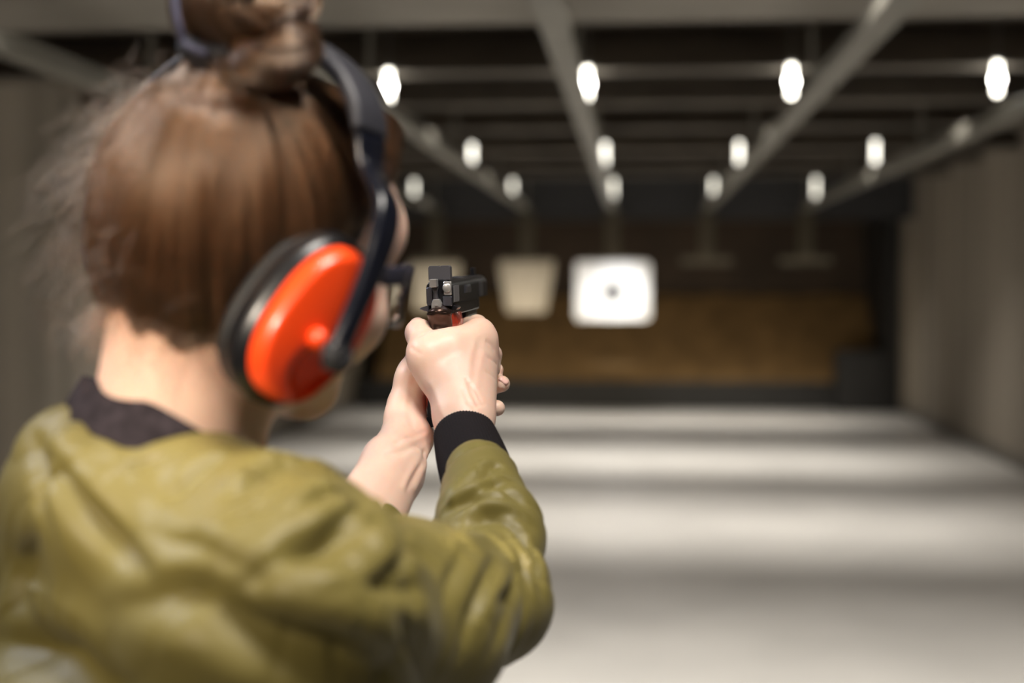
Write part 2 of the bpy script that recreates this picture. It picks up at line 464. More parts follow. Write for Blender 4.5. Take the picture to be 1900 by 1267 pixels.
# pendant lamps over each lane
m_glow = mat('lamp_glass', (1, 1, 1), 0.3, emit=((1.0, 0.95, 0.82), 10.0))
m_glow2 = mat('lamp_glass_far', (1, 1, 1), 0.3, emit=((1.0, 0.95, 0.82), 4.2))
m_glow3 = mat('lamp_glass_farthest', (1, 1, 1), 0.3, emit=((1.0, 0.95, 0.80), 3.0))
m_hot = mat('lamp_core', (1, 1, 1), 0.3, emit=((1.0, 0.98, 0.92), 40.0))
m_sock = mat('lamp_socket', (0.25, 0.25, 0.24), 0.5)
HL = 1.09*K
rows = [(7.8*K, [(-1.25, 1), (-0.246, 2), (0.76, 3), (1.75, 4)], 'nearest row'), (12.0*K, [(-1.27, 1), (-0.24, 2), (0.78, 3), (1.80, 4)], 'middle row'), (16.35*K, [(-2.35, 0), (-1.30, 1), (-0.24, 2), (0.80, 3), (1.85, 4)], 'farthest row')]
lane = ['leftmost lane, next to her temple', 'second lane from the left', 'third lane, above the white target', 'fourth lane from the left', 'rightmost lane, by the right wall']
for ri, (D, xs, rn) in enumerate(rows):
    for s_, li in xs:
        e = tag(empty('pendant_lamp', (s_*HL, D, CAM_H+HL)), 'glowing white pendant lamp of the %s, over the %s' % (rn, lane[li]), 'lamp', 'pendant lamps over the lanes')
        L = (0.080, 0.085, 0.10)[ri]
        MB().lathe((0, 0, 0), (0, 0, 1), [(-L, 0.004), (-L+0.006, 0.014), (-L+0.016, 0.018), (L-0.01, 0.018), (L, 0.014)], 16).build('bulb', (m_glow, m_glow2, m_glow3)[ri], e, smooth=True)
        if ri == 0: MB().lathe((0, 0, 0), (0, 0, 1), [(-0.03, 0.002), (-0.022, 0.019), (0, 0.026), (0.022, 0.019), (0.03, 0.002)], 16).build('burner', m_hot, e, smooth=True)
        MB().lathe((0, 0, 0), (0, 0, 1), [(L, 0.02), (L+0.03, 0.022), (L+0.035, 0.006), (ZC-CAM_H-HL-0.001, 0.006)], 12).build('socket', m_sock, e, smooth=True)
# hangers and targets
m_white = mat('target_paper', (0.9, 0.9, 0.9), 0.7)
m_card = mat('brown_card', (0.36, 0.31, 0.23), 0.8, noise=0.08, nscale=3)
m_ink = mat('target_ink', (0.006, 0.006, 0.008), 0.9, spec=0.0)
def hanger(i):
    x = rail_x[i]; zt = CAM_H+HR-0.05
    e = tag(empty('target_hanger', (x, 15.95, zt)), 'dim steel hanger bar under the %s overhead rail%s' % (['leftmost', 'second', 'third', 'fourth', 'rightmost'][i], ['', '', '', ', holding no target', ', holding no target'][i]), 'hanger', 'target hangers')
    h = -0.52
    MB().box(-0.075, 0.075, -0.02, 0.02, h, 0.004, 0.004).build('stem', mat('hanger_steel', (0.10, 0.085, 0.055), 0.6), e)
    MB().box(-0.28, 0.28, -0.02, 0.02, h-0.07, h, 0.006).build('clip_bar', mat('hanger_steel', (0, 0, 0)), e)
    MB().box(-0.06, 0.06, -0.05, 0.05, -0.03, 0.0035, 0.006).build('trolley', mat('hanger_steel', (0, 0, 0)), e)
for i in range(5): hanger(i)
tz = CAM_H
e = tag(empty('paper_target', (rail_x[2]+0.005, 15.9, 1.43)), 'brightly lit white paper target with a small black bullseye hanging in the middle lane', 'target')
hw, hh = 0.415, 0.328
pf = []
for cx, cz in ((hw-.05, hh-.05), (-hw+.05, hh-.05), (-hw+.05, -hh+.05), (hw-.05, -hh+.05)):
    st = {(1, 1): 0, (-1, 1): 90, (-1, -1): 180, (1, -1): 270}[(int(math.copysign(1, cx)), int(math.copysign(1, cz)))]
    for k in range(5):
        a = math.radians(st+k*22.5); pf.append((cx+.05*math.cos(a), cz+.05*math.sin(a)))
MB().prism(pf, -0.004, 0.004, 'xz').build('sheet', m_white, e)
MB().lathe((0, -0.0045, -0.02), (0, -1, 0), [(0, 0.092), (0.001, 0.092)], 32).build('bullseye', m_ink, e)
rg = MB()
for r0 in (0.14,):
    V = []; F = []
    for k in range(40):
        a = 2*math.pi*k/40
        for r in (r0, r0+0.006): V.append((r*math.cos(a), -0.005, r*math.sin(a)-0.02))
    for k in range(40): j = (k+1) % 40; F.append((2*k, 2*k+1, 2*j+1, 2*j))
    rg.add(V, F)
rg.build('scoring_ring', mat('ring_ink', (0.3, 0.3, 0.32), 0.7), e)
def card(i, lab, zc, hw, hh, tap, x=None):
    e = tag(empty('paper_target', (rail_x[i] if x is None else x, 15.9, zc)), lab, 'target')
    MB().prism([(-hw*tap, -hh), (hw*tap, -hh), (hw, hh*0.7), (hw, hh), (-hw, hh), (-hw, hh*0.7)], -0.005, 0.005, 'xz').build('sheet', m_card, e)
    MB().prism([(-hw*.5*tap, -hh*.94), (hw*.5*tap, -hh*.94), (hw*.62, hh*.55), (hw*.35, hh*.9), (-hw*.35, hh*.9), (-hw*.62, hh*.55)], -0.007, -0.0045, 'xz').build('printed_figure', mat('card_print', (0.44, 0.38, 0.29), 0.8), e)
card(1, 'dim cream target narrowing to the bottom, hanging just right of the pistol', 1.475, 0.31, 0.29, 0.70)
card(0, 'dim cream target half hidden between her glasses and the pistol', 1.475, 0.29, 0.27, 0.85)
# ------------------------------------------------------------------ the person
def axes_from(psi, beta, rho):
    s, c = math.sin(psi), math.cos(psi)
    F = np.array([s*math.cos(beta), -math.sin(beta), -c*math.cos(beta)])
    U0 = np.array([s*math.sin(beta), math.cos(beta), -c*math.sin(beta)])
    R0 = np.cross(F, U0)
    R = R0*math.cos(rho)-U0*math.sin(rho); U = U0*math.cos(rho)+R0*math.sin(rho)
    return [CRN@v for v in (R, F, U)]
HR_, HF_, HU_ = axes_from(math.radians(42), math.radians(6), math.radians(10))
HA = np.array([HR_, HF_, HU_]); HC = PN(447, 468, 0.875)
def H(r, f, u): return HC + r*HR_ + f*HF_ + u*HU_
BR_, BF_, BU_ = axes_from(math.radians(48), math.radians(12), math.radians(4))
BA = np.array([BR_, BF_, BU_])

m_skin = mat('skin', (0.80, 0.575, 0.455), 0.46, noise=0.07, nscale=26, bump=0.10, bscale=700, sss=0.35, col2=(0.78, 0.50, 0.40))
m_nail = mat('nail', (0.78, 0.48, 0.42), 0.3)
m_hair = mat('hair_base', (0.030, 0.015, 0.009), 0.5, noise=0.35, nscale=30)
m_jacket = mat('olive_nylon', (0.180, 0.147, 0.038), 0.50, noise=0.10, nscale=6, bump=0.07, bscale=900, spec=0.42, sheen=0.04)
m_rib = mat('black_rib_knit', (0.011, 0.009, 0.010), 0.95, bump=0.5, bscale=500, spec=0.15)

person = tag(empty('person', (-0.35, 0.72, 0.0)), 'woman seen from behind in an olive jacket, hair in a bun, aiming the pistol', 'person')

IN_PLACE.add(person.name)
# --- right hand
rW = PN(866, 812, 1.195)
def hnd(a): return [PN(*p) for p in a]
R_el = PN(905, 1105, 0.99)
mcp = dict(i=PN(889, 622, 1.262), m=PN(896, 648, 1.268), r=PN(896, 678, 1.268), p=PN(891, 708, 1.262))
fr = [
    # forearm and wrist
    flatcap(R_el, PN(884, 880, 1.142), 0.038, 0.0245, CRN@np.array([0.2, 0.1, 1]), 0.85),
    flatcap(PN(884, 880, 1.142), PN(861, 790, 1.205), 0.0245, 0.0220, CRN@np.array([0.2, 0.1, 1]), 0.85),
    # metacarpals
    capf(PN(868, 775, 1.205), mcp['i'], 0.0175, 0.0115),
    capf(PN(874, 770, 1.207), mcp['m'], 0.0158, 0.0120),
    capf(PN(876, 768, 1.212), mcp['r'], 0.0150, 0.0115),
    capf(PN(874, 768, 1.216), mcp['p'], 0.0140, 0.0105),
    capf(PN(848, 770, 1.207), PN(862, 640, 1.243), 0.019, 0.0125),
    capf(PN(848, 757, 1.210), PN(836, 650, 1.236), 0.0150, 0.0130),
    capf(PN(800, 672, 1.236), PN(868, 658, 1.248), 0.0150, 0.0140), capf(PN(812, 700, 1.230), PN(862, 690, 1.238), 0.0155, 0.0150),
    capf(PN(890, 616, 1.262), PN(895, 626, 1.262), 0.0112, 0.0112),
    # thumb
    capf(PN(850, 770, 1.212), PN(794, 662, 1.230), 0.0145, 0.0138),
    capf(PN(792, 662, 1.230), PN(778, 618, 1.256), 0.0138, 0.0100),
    capf(PN(778, 618, 1.256), PN(775, 605, 1.290), 0.0100, 0.0080),
    # web between thumb and index
    capf(PN(795, 652, 1.233), PN(830, 640, 1.236), 0.0140, 0.0115),
    capf(PN(830, 640, 1.236), PN(872, 628, 1.250), 0.0115, 0.0115),
]
right_palm = union(fr[:14], 0.012)
right_web = union(fr[14:], 0.008)
def fingers(lst):
    out = []
    for pts, rs in lst: out.append(chain(pts, rs, 0.003))
    return out
rf = fingers([
    (hnd([(885, 628, 1.258), (893, 613, 1.285), (885, 603, 1.312), (868, 602, 1.332)]), [0.0105, 0.0100, 0.0092, 0.0072]),
    (hnd([(897, 648, 1.266), (911, 658, 1.296), (896, 668, 1.328), (862, 672, 1.334)]), [0.0110, 0.0096, 0.0086, 0.0075]),
    (hnd([(897, 676, 1.266), (908, 684, 1.294), (898, 694, 1.324), (864, 696, 1.330)]), [0.0108, 0.0094, 0.0084, 0.0073]),
    (hnd([(894, 706, 1.260), (901, 714, 1.284), (892, 720, 1.306), (864, 720, 1.312)]), [0.0098, 0.0086, 0.0078, 0.0068]),
])
def right_hand0(P):
    d = smin(right_palm(P), right_web(P), 0.012)
    e = rf[0](P)
    d = smin(d, e, 0.007)
    for g in rf[1:]: d = smin(d, g(P), 0.006)
    return d
R_MARKS = [([(866, 703), (872, 716), (877, 732), (886, 750)], 0.0013, 0.0018), ([(873, 712), (884, 727), (892, 744)], 0.0010, 0.0016), ([(858, 722), (868, 742), (880, 758)], 0.0007, 0.0018),
           ([(868, 748), (884, 752), (898, 750)], 0.0010, 0.0018), ([(779, 622), (790, 618), (799, 612)], 0.0012, 0.0020), ([(762, 645), (772, 652), (780, 656)], 0.0007, 0.0018),
           ([(905, 634), (913, 640), (917, 648)], 0.0014, 0.0022), ([(908, 664), (917, 670), (923, 676)], 0.0014, 0.0020), ([(905, 690), (914, 697), (920, 703)], 0.0012, 0.0020),
           ([(880, 640), (872, 675), (868, 705)], -0.0009, 0.0035), ([(896, 655), (888, 690), (884, 715)], -0.0009, 0.0035), ([(893, 630), (886, 650), (880, 672)], 0.0008, 0.004), ([(824, 770), (812, 740), (800, 712)], -0.0010, 0.0035)]
rmk = [(polydist(traced(right_hand0, p, 1.0)), a, w_) for p, a, w_ in R_MARKS]
def right_hand(P):
    d = right_hand0(P); nr = np.abs(d) < 0.006
    if nr.any():
        Pn = P[nr]; e = 0
        for g, a, w_ in rmk: e = e+0.72*a*np.exp(-(g(Pn)/w_)**2)
        d[nr] += e
    return d

# --- left hand: heel of the palm at the left of the grip, fingers wrapped round the front
L_el = PN(590, 1130, 1.03)
lf = fingers([
    (hnd([(800, 668, 1.318), (848, 658, 1.366), (892, 664, 1.362), (914, 676, 1.338)]), [0.0098, 0.0090, 0.0084, 0.0075]),
    (hnd([(795, 692, 1.320), (846, 688, 1.372), (898, 690, 1.358), (921, 686, 1.322)]), [0.0100, 0.0092, 0.0086, 0.0066]),
    (hnd([(790, 716, 1.312), (848, 716, 1.366), (912, 716, 1.344), (931, 712, 1.305)]), [0.0096, 0.0090, 0.0086, 0.0076]),
    (hnd([(790, 742, 1.298), (850, 750, 1.346), (902, 757, 1.322), (922, 757, 1.292)]), [0.0088, 0.0084, 0.0080, 0.0074]),
])
lp = [
    flatcap(L_el, PN(729, 868, 1.165), 0.037, 0.0266, CRN@np.array([0.3, 0, 1]), 0.8),
    flatcap(PN(729, 868, 1.165), PN(757, 806, 1.232), 0.0266, 0.0218, CRN@np.array([0.3, 0, 1]), 0.8),
    flatcap(PN(757, 806, 1.232), PN(752, 755, 1.262), 0.0218, 0.0150, CRN@np.array([0.3, 0, 1]), 0.8),
    capf(PN(750, 770, 1.248), PN(766, 700, 1.272), 0.0155, 0.0145),
    capf(PN(766, 700, 1.262), PN(782, 655, 1.288), 0.0145, 0.0110),
    capf(PN(782, 655, 1.288), PN(792, 632, 1.330), 0.0105, 0.0090),
    capf(PN(754, 760, 1.268), PN(796, 672, 1.318), 0.0130, 0.0110),
    capf(PN(755, 765, 1.270), PN(788, 695, 1.320), 0.0125, 0.0110),
    capf(PN(758, 780, 1.268), PN(780, 742, 1.305), 0.0125, 0.0100),
]
left_palm = union(lp, 0.010)
def left_hand0(P):
    d = left_palm(P)
    for g in lf: d = smin(d, g(P), 0.006)
    return d
L_MARKS = [([(722, 842), (745, 838), (775, 826), (800, 812)], 0.0014, 0.003), ([(735, 822), (765, 810), (790, 800)], 0.0010, 0.002), ([(770, 905), (785, 870), (797, 835)], -0.0016, 0.0035),
           ([(748, 905), (765, 870), (780, 838)], -0.0012, 0.003), ([(758, 905), (775, 870), (788, 836)], 0.0010, 0.002), ([(765, 790), (760, 745), (770, 700)], 0.0012, 0.003)]
lmk = [(polydist(traced(left_hand0, p, 1.0)), a, w_) for p, a, w_ in L_MARKS]
def left_hand(P):
    d = left_hand0(P); nr = np.abs(d) < 0.008
    if nr.any():
        Pn = P[nr]; e = 0
        for g, a, w_ in lmk: e = e+a*np.exp(-(g(Pn)/w_)**2)
        d[nr] += e
    return d

# --- head, neck
E3 = HA
def HE(c, r): return ellf(H(*c), HA, r)
def HCp(a, b, ra, rb): return capf(H(*a), H(*b), ra, rb)
neck_base = PN(312, 868, 0.865)
skull = [HE((0, -0.010, 0.018), (0.071, 0.080, 0.086)), HE((0, 0.050, 0.020), (0.060, 0.055, 0.070)),
         HE((0, 0.043, -0.036), (0.055, 0.048, 0.053)),
         HCp((0.040, 0.006, -0.060), (0.013, 0.064, -0.080), 0.015, 0.013), HCp((-0.040, 0.006, -0.060), (-0.013, 0.064, -0.080), 0.016, 0.014),
         HE((0, 0.066, -0.081), (0.020, 0.016, 0.014)),
         HE((0.036, 0.066, -0.028), (0.022, 0.022, 0.020)), HE((-0.036, 0.066, -0.028), (0.022, 0.022, 0.020)),
         HCp((-0.030, 0.080, 0.030), (0.030, 0.080, 0.030), 0.014, 0.014)]
neck = [capf(H(0.004, -0.030, -0.055), neck_base, 0.047, 0.050), capf(H(0.0, -0.005, -0.07), PN(345, 850, 0.88), 0.040, 0.044)]
nose = [HCp((0, 0.092, 0.012), (0, 0.112, -0.026), 0.007, 0.0085), HCp((0.009, 0.100, -0.030), (-0.009, 0.100, -0.030), 0.0065, 0.0065)]
lips = [HCp((-0.018, 0.080, -0.054), (0.018, 0.080, -0.054), 0.006, 0.006), HCp((-0.012, 0.080, -0.062), (0.012, 0.080, -0.062), 0.0065, 0.0065)]
brow_s = [HE((0.031, 0.101, 0.006), (0.017, 0.014, 0.011)), HE((-0.031, 0.101, 0.006), (0.017, 0.014, 0.011))]
eye_b = [HE((0.031, 0.082, 0.004), (0.012, 0.012, 0.012)), HE((-0.031, 0.082, 0.004), (0.012, 0.012, 0.012))]
fsk = union(skull, 0.02); fnk = union(neck, 0.02)
def head(P):
    d = smin(fsk(P), fnk(P), 0.02)
    for g in brow_s: d = smax(d, -g(P), 0.012)
    for g in eye_b: d = smin(d, g(P), 0.003)
    for g in nose: d = smin(d, g(P), 0.010)
    for g in lips: d = smin(d, g(P), 0.004)
    return d
pl = np.array([PN(0, 1400, 0.9)[2]])
A = surf(right_hand, np.minimum(rW, rW)-[0.10, 0.26, 0.24], rW+[0.11, 0.20, 0.13], 0.0012)
Bm = surf(left_hand, PN(745, 770, 1.22)-[0.16, 0.24, 0.24], PN(745, 770, 1.22)+[0.14, 0.19, 0.10], 0.0014)
Cm = surf(head, HC-[0.2, 0.2, 0.30], HC+[0.2, 0.2, 0.16], 0.0024)
V, Q = join([A, Bm, Cm]); V = relax(V, Q, 2, 0.4)
body = np_mesh('body', V, Q, m_skin, person)

# eyebrows, lashes are hair of the face
for s_ in (1, -1):
    MB().tube([H(s_*x, f, u) for x, f, u in ((0.014, 0.0985, 0.026), (0.026, 0.0965, 0.032), (0.040, 0.088, 0.031), (0.048, 0.079, 0.025))], [0.0012, 0.0024, 0.0022, 0.0008], 8).build('eyebrow', m_hair, person, smooth=True)
# nails
def nail(c, nrm, along, w_, l_):
    n_ = Vector(nrm).normalized(); a = Vector(along); a = (a-n_*a.dot(n_)).normalized(); s_ = n_.cross(a); c = Vector(c); V = []; F = []
    for i in range(7):
        for j in range(5):
            u = (i/6-.5)*2; v = (j/4-.5)*2; k = math.sqrt(max(0, 1-0.35*v*v*(v > 0)))
            V.append(c + a*(v*l_/2) + s_*(u*w_/2*k) - n_*(0.0022*u*u))
    for i in range(6):
        for j in range(4): F.append((i*5+j, (i+1)*5+j, (i+1)*5+j+1, i*5+j+1))
    o = MB().add(V, F).build('fingernail', m_nail, person, smooth=True)
    md = o.modifiers.new('s', 'SOLIDIFY'); md.thickness = 0.0006; return o

nail(PN(937, 704, 1.3005), CRN@np.array([.55, .7, .45]), CRN@np.array([1, -.3, .3]), 0.0080, 0.0085)
nail(PN(928, 750, 1.2890), CRN@np.array([.55, .7, .45]), CRN@np.array([1, -.3, .3]), 0.0068, 0.0075)
# ------------------------------------------------------------------ clothing
RS = PN(515, 1152, 0.765); LS = PN(30, 1098, 1.0)
pel = RS*0.5+LS*0.5; pel = np.array([pel[0]-0.06, pel[1]-0.10, 0.93])
ch = (RS+LS)/2
CH = ch+0.02*BF_-0.10*BU_
UPc = [
    capf(LS, RS, 0.060, 0.060),
    ellf(CH, BA, (0.18, 0.10, 0.13)),
    capf(neck_base+BU_*-0.020, RS+np.array([0, 0, 0.006]), 0.046, 0.056), capf(PN(185, 905, .885), LS+np.array([0, 0, 0.006]), 0.044, 0.056), capf(PN(185, 905, .885), neck_base, 0.044, 0.046), ellf(PN(165, 868, .87), BA, (.03, .03, .026)),
    flatcap(CH-0.05*BU_, pel+np.array([0, 0, 0.14]), 0.165, 0.170, BF_, 0.72),
    flatcap(pel+np.array([0, 0, 0.14]), pel+np.array([0, 0, 0.02]), 0.170, 0.150, BF_, 0.72),
]
REL = PN(903, 1112, 0.99)
arm_r = [capf(RS, RS*0.45+REL*0.55+np.array([0, 0, -0.01]), 0.066, 0.063), capf(RS*0.45+REL*0.55+np.array([0, 0, -0.01]), REL, 0.063, 0.043),
         capf(REL, PN(904, 1000, 1.055), 0.043, 0.041), capf(PN(904, 1000, 1.055), PN(894, 888, 1.128), 0.042, 0.0335)]
LEL = PN(560, 1150, 1.04)
arm_l = [capf(LS, LEL, 0.066, 0.052), capf(LEL, PN(668, 985, 1.115), 0.050, 0.037)]
cring = [PN(138, 728, .880), PN(190, 750, .824), PN(245, 775, .810), PN(305, 808, .806), PN(365, 842, .815)]
UPc += [capf(cring[i]-BU_*0.062-BF_*0.0+np.array([0.002, 0.006, 0]), cring[i+1]-BU_*0.062+np.array([0.002, 0.006, 0]), 0.016, 0.016) for i in range(4)]
UPc += [capf(PN(372, 912, .825), PN(540, 944, .80), .024, .026)]
f_up = union(UPc, 0.042)
f_ar = union(arm_r, 0.02)
f_al = union(arm_l, 0.03)
nhole = [capf(neck_base+BU_*0.012, H(0, -0.02, -0.08), 0.051, 0.048)]
def jacket0(P):
    d = smin(f_up(P), f_ar(P), 0.035)
    d = smin(d, f_al(P), 0.03)
    return d
# folds: creases carved along lines traced on the cloth surface
FOLDS = [  # (points in the picture, depth, width)
    ([(95, 850), (145, 917), (184, 962), (223, 1001), (270, 1050)], 0.009, 0.012),
    ([(445, 915), (491, 867), (547, 845), (600, 870)], 0.009, 0.010),
    ([(320, 925), (368, 872), (424, 839)], 0.006, 0.009),
    ([(60, 815), (74, 860), (70, 920), (95, 985)], 0.006, 0.010),
    ([(218, 889), (257, 861), (312, 845)], 0.004, 0.008),
    ([(440, 975), (470, 945), (500, 925)], 0.003, 0.008),
    ([(505, 1060), (560, 1031), (614, 1004), (672, 982)], 0.010, 0.013),
    ([(590, 1010), (640, 960), (668, 935)], 0.004, 0.007),
    ([(700, 1075), (720, 1055), (748, 1027), (757, 1005)], 0.007, 0.008),
    ([(728, 935), (745, 970), (765, 1005), (802, 1040)], 0.006, 0.008),
    ([(806, 950), (846, 986), (882, 1025)], 0.005, 0.007),
    ([(905, 948), (945, 962), (978, 992), (998, 1031), (1008, 1085)], 0.009, 0.007),
    ([(940, 985), (970, 1020), (985, 1060), (990, 1100)], 0.006, 0.006),
    ([(850, 985), (880, 960), (930, 950)], 0.005, 0.007),
    ([(808, 930), (846, 901), (882, 879), (918, 860)], 0.004, 0.006),
    ([(826, 945), (870, 915), (915, 893), (945, 890)], 0.005, 0.007),
    ([(835, 905), (868, 882), (905, 868), (935, 872)], 0.006, 0.008),
    ([(838, 935), (875, 920), (915, 915), (955, 925)], 0.006, 0.008),
    ([(860, 962), (905, 945), (945, 948), (980, 968)], 0.006, 0.008),
    ([(893, 862), (918, 858), (940, 866)], 0.004, 0.005),
    ([(930, 900), (960, 915), (985, 940)], 0.005, 0.006),
    ([(560, 950), (600, 925), (640, 915)], 0.006, 0.009),
    ([(720, 1130), (760, 1180), (790, 1240)], 0.006, 0.010),
    ([(930, 1120), (950, 1090), (965, 1050)], 0.005, 0.007),
    ([(925, 1020), (905, 1071), (880, 1130), (858, 1200)], 0.007, 0.010),
    ([(960, 1080), (945, 1140), (915, 1200)], 0.004, 0.008),
    ([(762, 1075), (770, 1130), (785, 1205)], 0.004, 0.008),
    ([(850, 1040), (835, 1080), (828, 1130)], 0.004, 0.008),
    ([(640, 1100), (700, 1088), (760, 1092)], 0.005, 0.010),
    ([(400, 1120), (470, 1155), (558, 1190), (640, 1215), (720, 1250)], 0.016, 0.020),
    ([(0, 1185), (70, 1190), (130, 1215), (190, 1275)], 0.014, 0.022),
    ([(230, 1120), (330, 1090), (430, 1085)], 0.007, 0.018),
    ([(60, 1010), (40, 1080), (60, 1150)], 0.008, 0.016),
    ([(300, 1000), (380, 1020), (450, 1060)], 0.004, 0.012),
]
RIDGES = [
    ([(455, 890), (520, 880), (580, 900), (640, 945)], 0.006, 0.011),
    ([(100, 830), (130, 880), (160, 920)], 0.005, 0.012),
    ([(340, 890), (400, 850), (450, 838)], 0.004, 0.010),
    ([(700, 935), (715, 980), (745, 1030), (790, 1065)], 0.007, 0.011),
    ([(560, 1060), (630, 1035), (690, 1010)], 0.006, 0.012),
    ([(850, 1010), (900, 985), (960, 1010), (985, 1045)], 0.006, 0.009),
    ([(840, 925), (880, 902), (925, 880)], 0.004, 0.006),
    ([(640, 1130), (720, 1120), (800, 1140)], 0.005, 0.015),
    ([(890, 1150), (915, 1090), (940, 1040)], 0.004, 0.008),
    ([(140, 1150), (220, 1160), (330, 1200)], 0.010, 0.022),
    ([(430, 1080), (520, 1110), (620, 1150)], 0.008, 0.018),
]
FL = []
for pts, a, w_ in FOLDS:
    tr_ = traced_cloth(jacket0, pts, 0.55, 8)
    if tr_: FL.append(foldline(tr_, a*0.92, max(0.0034, w_*0.42), w_*1.3))
fl = [] + [(polydist(traced(jacket0, pts, 0.55)), -a*0.45, w_) for pts, a, w_ in RIDGES]
def jacket_f(P):
    d = jacket0(P)
    near = np.abs(d) < 0.05
    if near.any():
        Pn = P[near]; dn = (d[near]*0.93)**2; e = np.zeros(len(Pn), np.float32)
        for g, a, w_ in fl:
            q = np.sqrt(np.maximum(g(Pn)**2-dn, 0)); e += a*(0.5*np.exp(-(q/w_)**2)+0.6*np.exp(-q/w_)) if a > 0 else a*np.exp(-(q/w_)**2)
        q = Pn@np.array(BA.T, np.float32)
        e += 0.0007*vnoise(q*np.array([22, 22, 30], np.float32)+3) + 0.0010*vnoise(q*np.array([9, 9, 12], np.float32)+9)
        # puckers running along the sleeve from the cuff
        d[near] += e
    d = smax(d, -nhole[0](P), 0.006)
    cutp = PN(884, 880, 1.135); cn = PN(868, 800, 1.195)-PN(905, 1000, 1.055); cn = (cn/np.linalg.norm(cn)).astype(np.float32)
    return d
JV, JQ = surf(jacket_f, [-0.72, 0.30, 0.90], [0.22, 1.30, 1.50], 0.0023, margin=2.0)
JV, JQ = largest(JV, JQ); JV = relax(JV, JQ, 2, 0.4)
NV = vnormals(JV, JQ)
if (NV[JV[:, 2].argmax()][2]) < 0: NV = -NV
NS = relax(NV, JQ, 6, 0.5); NS /= np.linalg.norm(NS, axis=1)[:, None]
E_ = np.zeros(len(JV))
for g in FL: E_ += g(JV, NS)
q_ = JV@BA.T
r1 = 1-np.abs(vnoise(q_*np.array([9, 12, 6.])+31)); r2 = 1-np.abs(vnoise((q_@np.array([[.8, 0, .6], [0, 1, 0], [-.6, 0, .8]]))*np.array([26, 18, 8.])+57)); r3 = 1-np.abs(vnoise(q_*np.array([22, 30, 14.])+77))
E_ += 0.0036*r1**8+0.0022*r2**6+0.0010*r3**5
JV = JV-NS*E_[:, None]
jacket = np_mesh('jacket', JV, JQ, m_jacket, person)
jacket['label'] = 'crumpled olive green nylon bomber jacket'

def tubef(pts, rs, k): return chain(pts, rs, k)
# right cuff: ribbed knit sleeve end
def rib_cuff(name, a, b, ra, rb, parent, flat_dir, flat=0.88, nr=64):
    a = Vector(a); b = Vector(b); ax = (b-a).normalized(); u = Vector(flat_dir); u = (u-ax*u.dot(ax)).normalized(); s_ = ax.cross(u)
    L = (b-a).length; prof = []
    for k in range(13):
        t = k/12; prof.append((t*L, ra+(rb-ra)*t+0.0012*math.sin(t*math.pi)))
    prof += [(L+0.0012, rb-0.0012), (L+0.0005, rb-0.003), (L-0.012, rb-0.0038)]
    V = []; F = []; n = nr*4
    for t, r in prof:
        for k in range(n):
            th = 2*math.pi*k/n; q = r+0.00028*math.cos(th*nr)
            V.append(a+ax*t+(u*math.cos(th)*flat+s_*math.sin(th))*q)
    for i in range(len(prof)-1):
        for k in range(n): F.append((i*n+k, i*n+(k+1) % n, (i+1)*n+(k+1) % n, (i+1)*n+k))
    return MB().add(V, F).build(name, m_rib, parent, smooth=True)
c = rib_cuff('cuff', PN(893, 905, 1.118), PN(862, 806, 1.194), 0.0300, 0.0262, jacket, CRN@np.array([0.2, 0.1, 1]))
c['label'] = 'black ribbed knit cuff'
c = rib_cuff('cuff', PN(645, 1018, 1.100), PN(680, 953, 1.126), 0.037, 0.0325, jacket, CRN@np.array([0.3, 0, 1]))
c['label'] = 'black ribbed knit cuff'
# collar
cpts = [(138, 738, .880), (150, 745, .848), (190, 760, .824), (245, 785, .810), (305, 818, .806), (365, 852, .815), (425, 882, .835), (470, 890, .875), (455, 870, .925), (380, 825, .955), (290, 785, .96), (190, 750, .93)]
cc = spline([PN(*p) for p in cpts], 96, True)
cen = cc.mean(0)
ctop = np.array(H(0, -0.02, -0.09)); upn = (ctop-neck_base); upn /= np.linalg.norm(upn)
ups = []
nor = []
for i in range(96):
    t = cc[(i+1) % 96]-cc[i-1]; t /= np.linalg.norm(t)
    o_ = cc[i]-cen; o_ -= upn*(o_@upn); o_ /= np.linalg.norm(o_); o_ = o_+upn*0.28; nor.append(o_/np.linalg.norm(o_))
col_o = MB().sweep(cc, nor, [0.031]*96, [0.0055]*96, True).build('collar', mat('heather_rib_knit', (0.030, 0.024, 0.028), 0.95, bump=0.5, bscale=300, spec=0.15, noise=0.4, nscale=120), jacket, smooth=True)
col_o['label'] = 'black ribbed knit stand-up collar'

# trousers and shoes (below the frame)
m_jean = mat('dark_denim', (0.03, 0.035, 0.055), 0.8, noise=0.2, nscale=60)
hipR = pel+BR_*0.09; hipL = pel-BR_*0.09
BRh = np.array([BR_[0], BR_[1], 0]); BRh /= np.linalg.norm(BRh); BFh = np.array([BF_[0], BF_[1], 0]); BFh /= np.linalg.norm(BFh)
def foot(s, f): return np.array([pel[0], pel[1], 0])+BRh*s+BFh*f
ankR = foot(0.14, -0.14)+[0, 0, 0.09]; ankL = foot(-0.14, 0.16)+[0, 0, 0.09]
kR = (hipR+ankR)/2+BFh*0.03; kL = (hipL+ankL)/2+BFh*0.04
tr = union([flatcap(pel+np.array([0, 0, 0.05]), pel-np.array([0, 0, 0.04]), 0.155, 0.16, BF_, 0.7), capf(hipR, kR, 0.088, 0.062), capf(kR, ankR, 0.062, 0.052), capf(hipL, kL, 0.088, 0.062), capf(kL, ankL, 0.062, 0.052)], 0.03)
lo_ = np.minimum(ankR, ankL)-[0.25, 0.25, 0.04]; hi_ = np.maximum(ankR, ankL)+[0.25, 0.25, 0.94]
np_mesh('trousers', *surf(tr, lo_, hi_, 0.012), m_jean, person)
m_shoe = mat('black_leather', (0.02, 0.02, 0.02), 0.4)
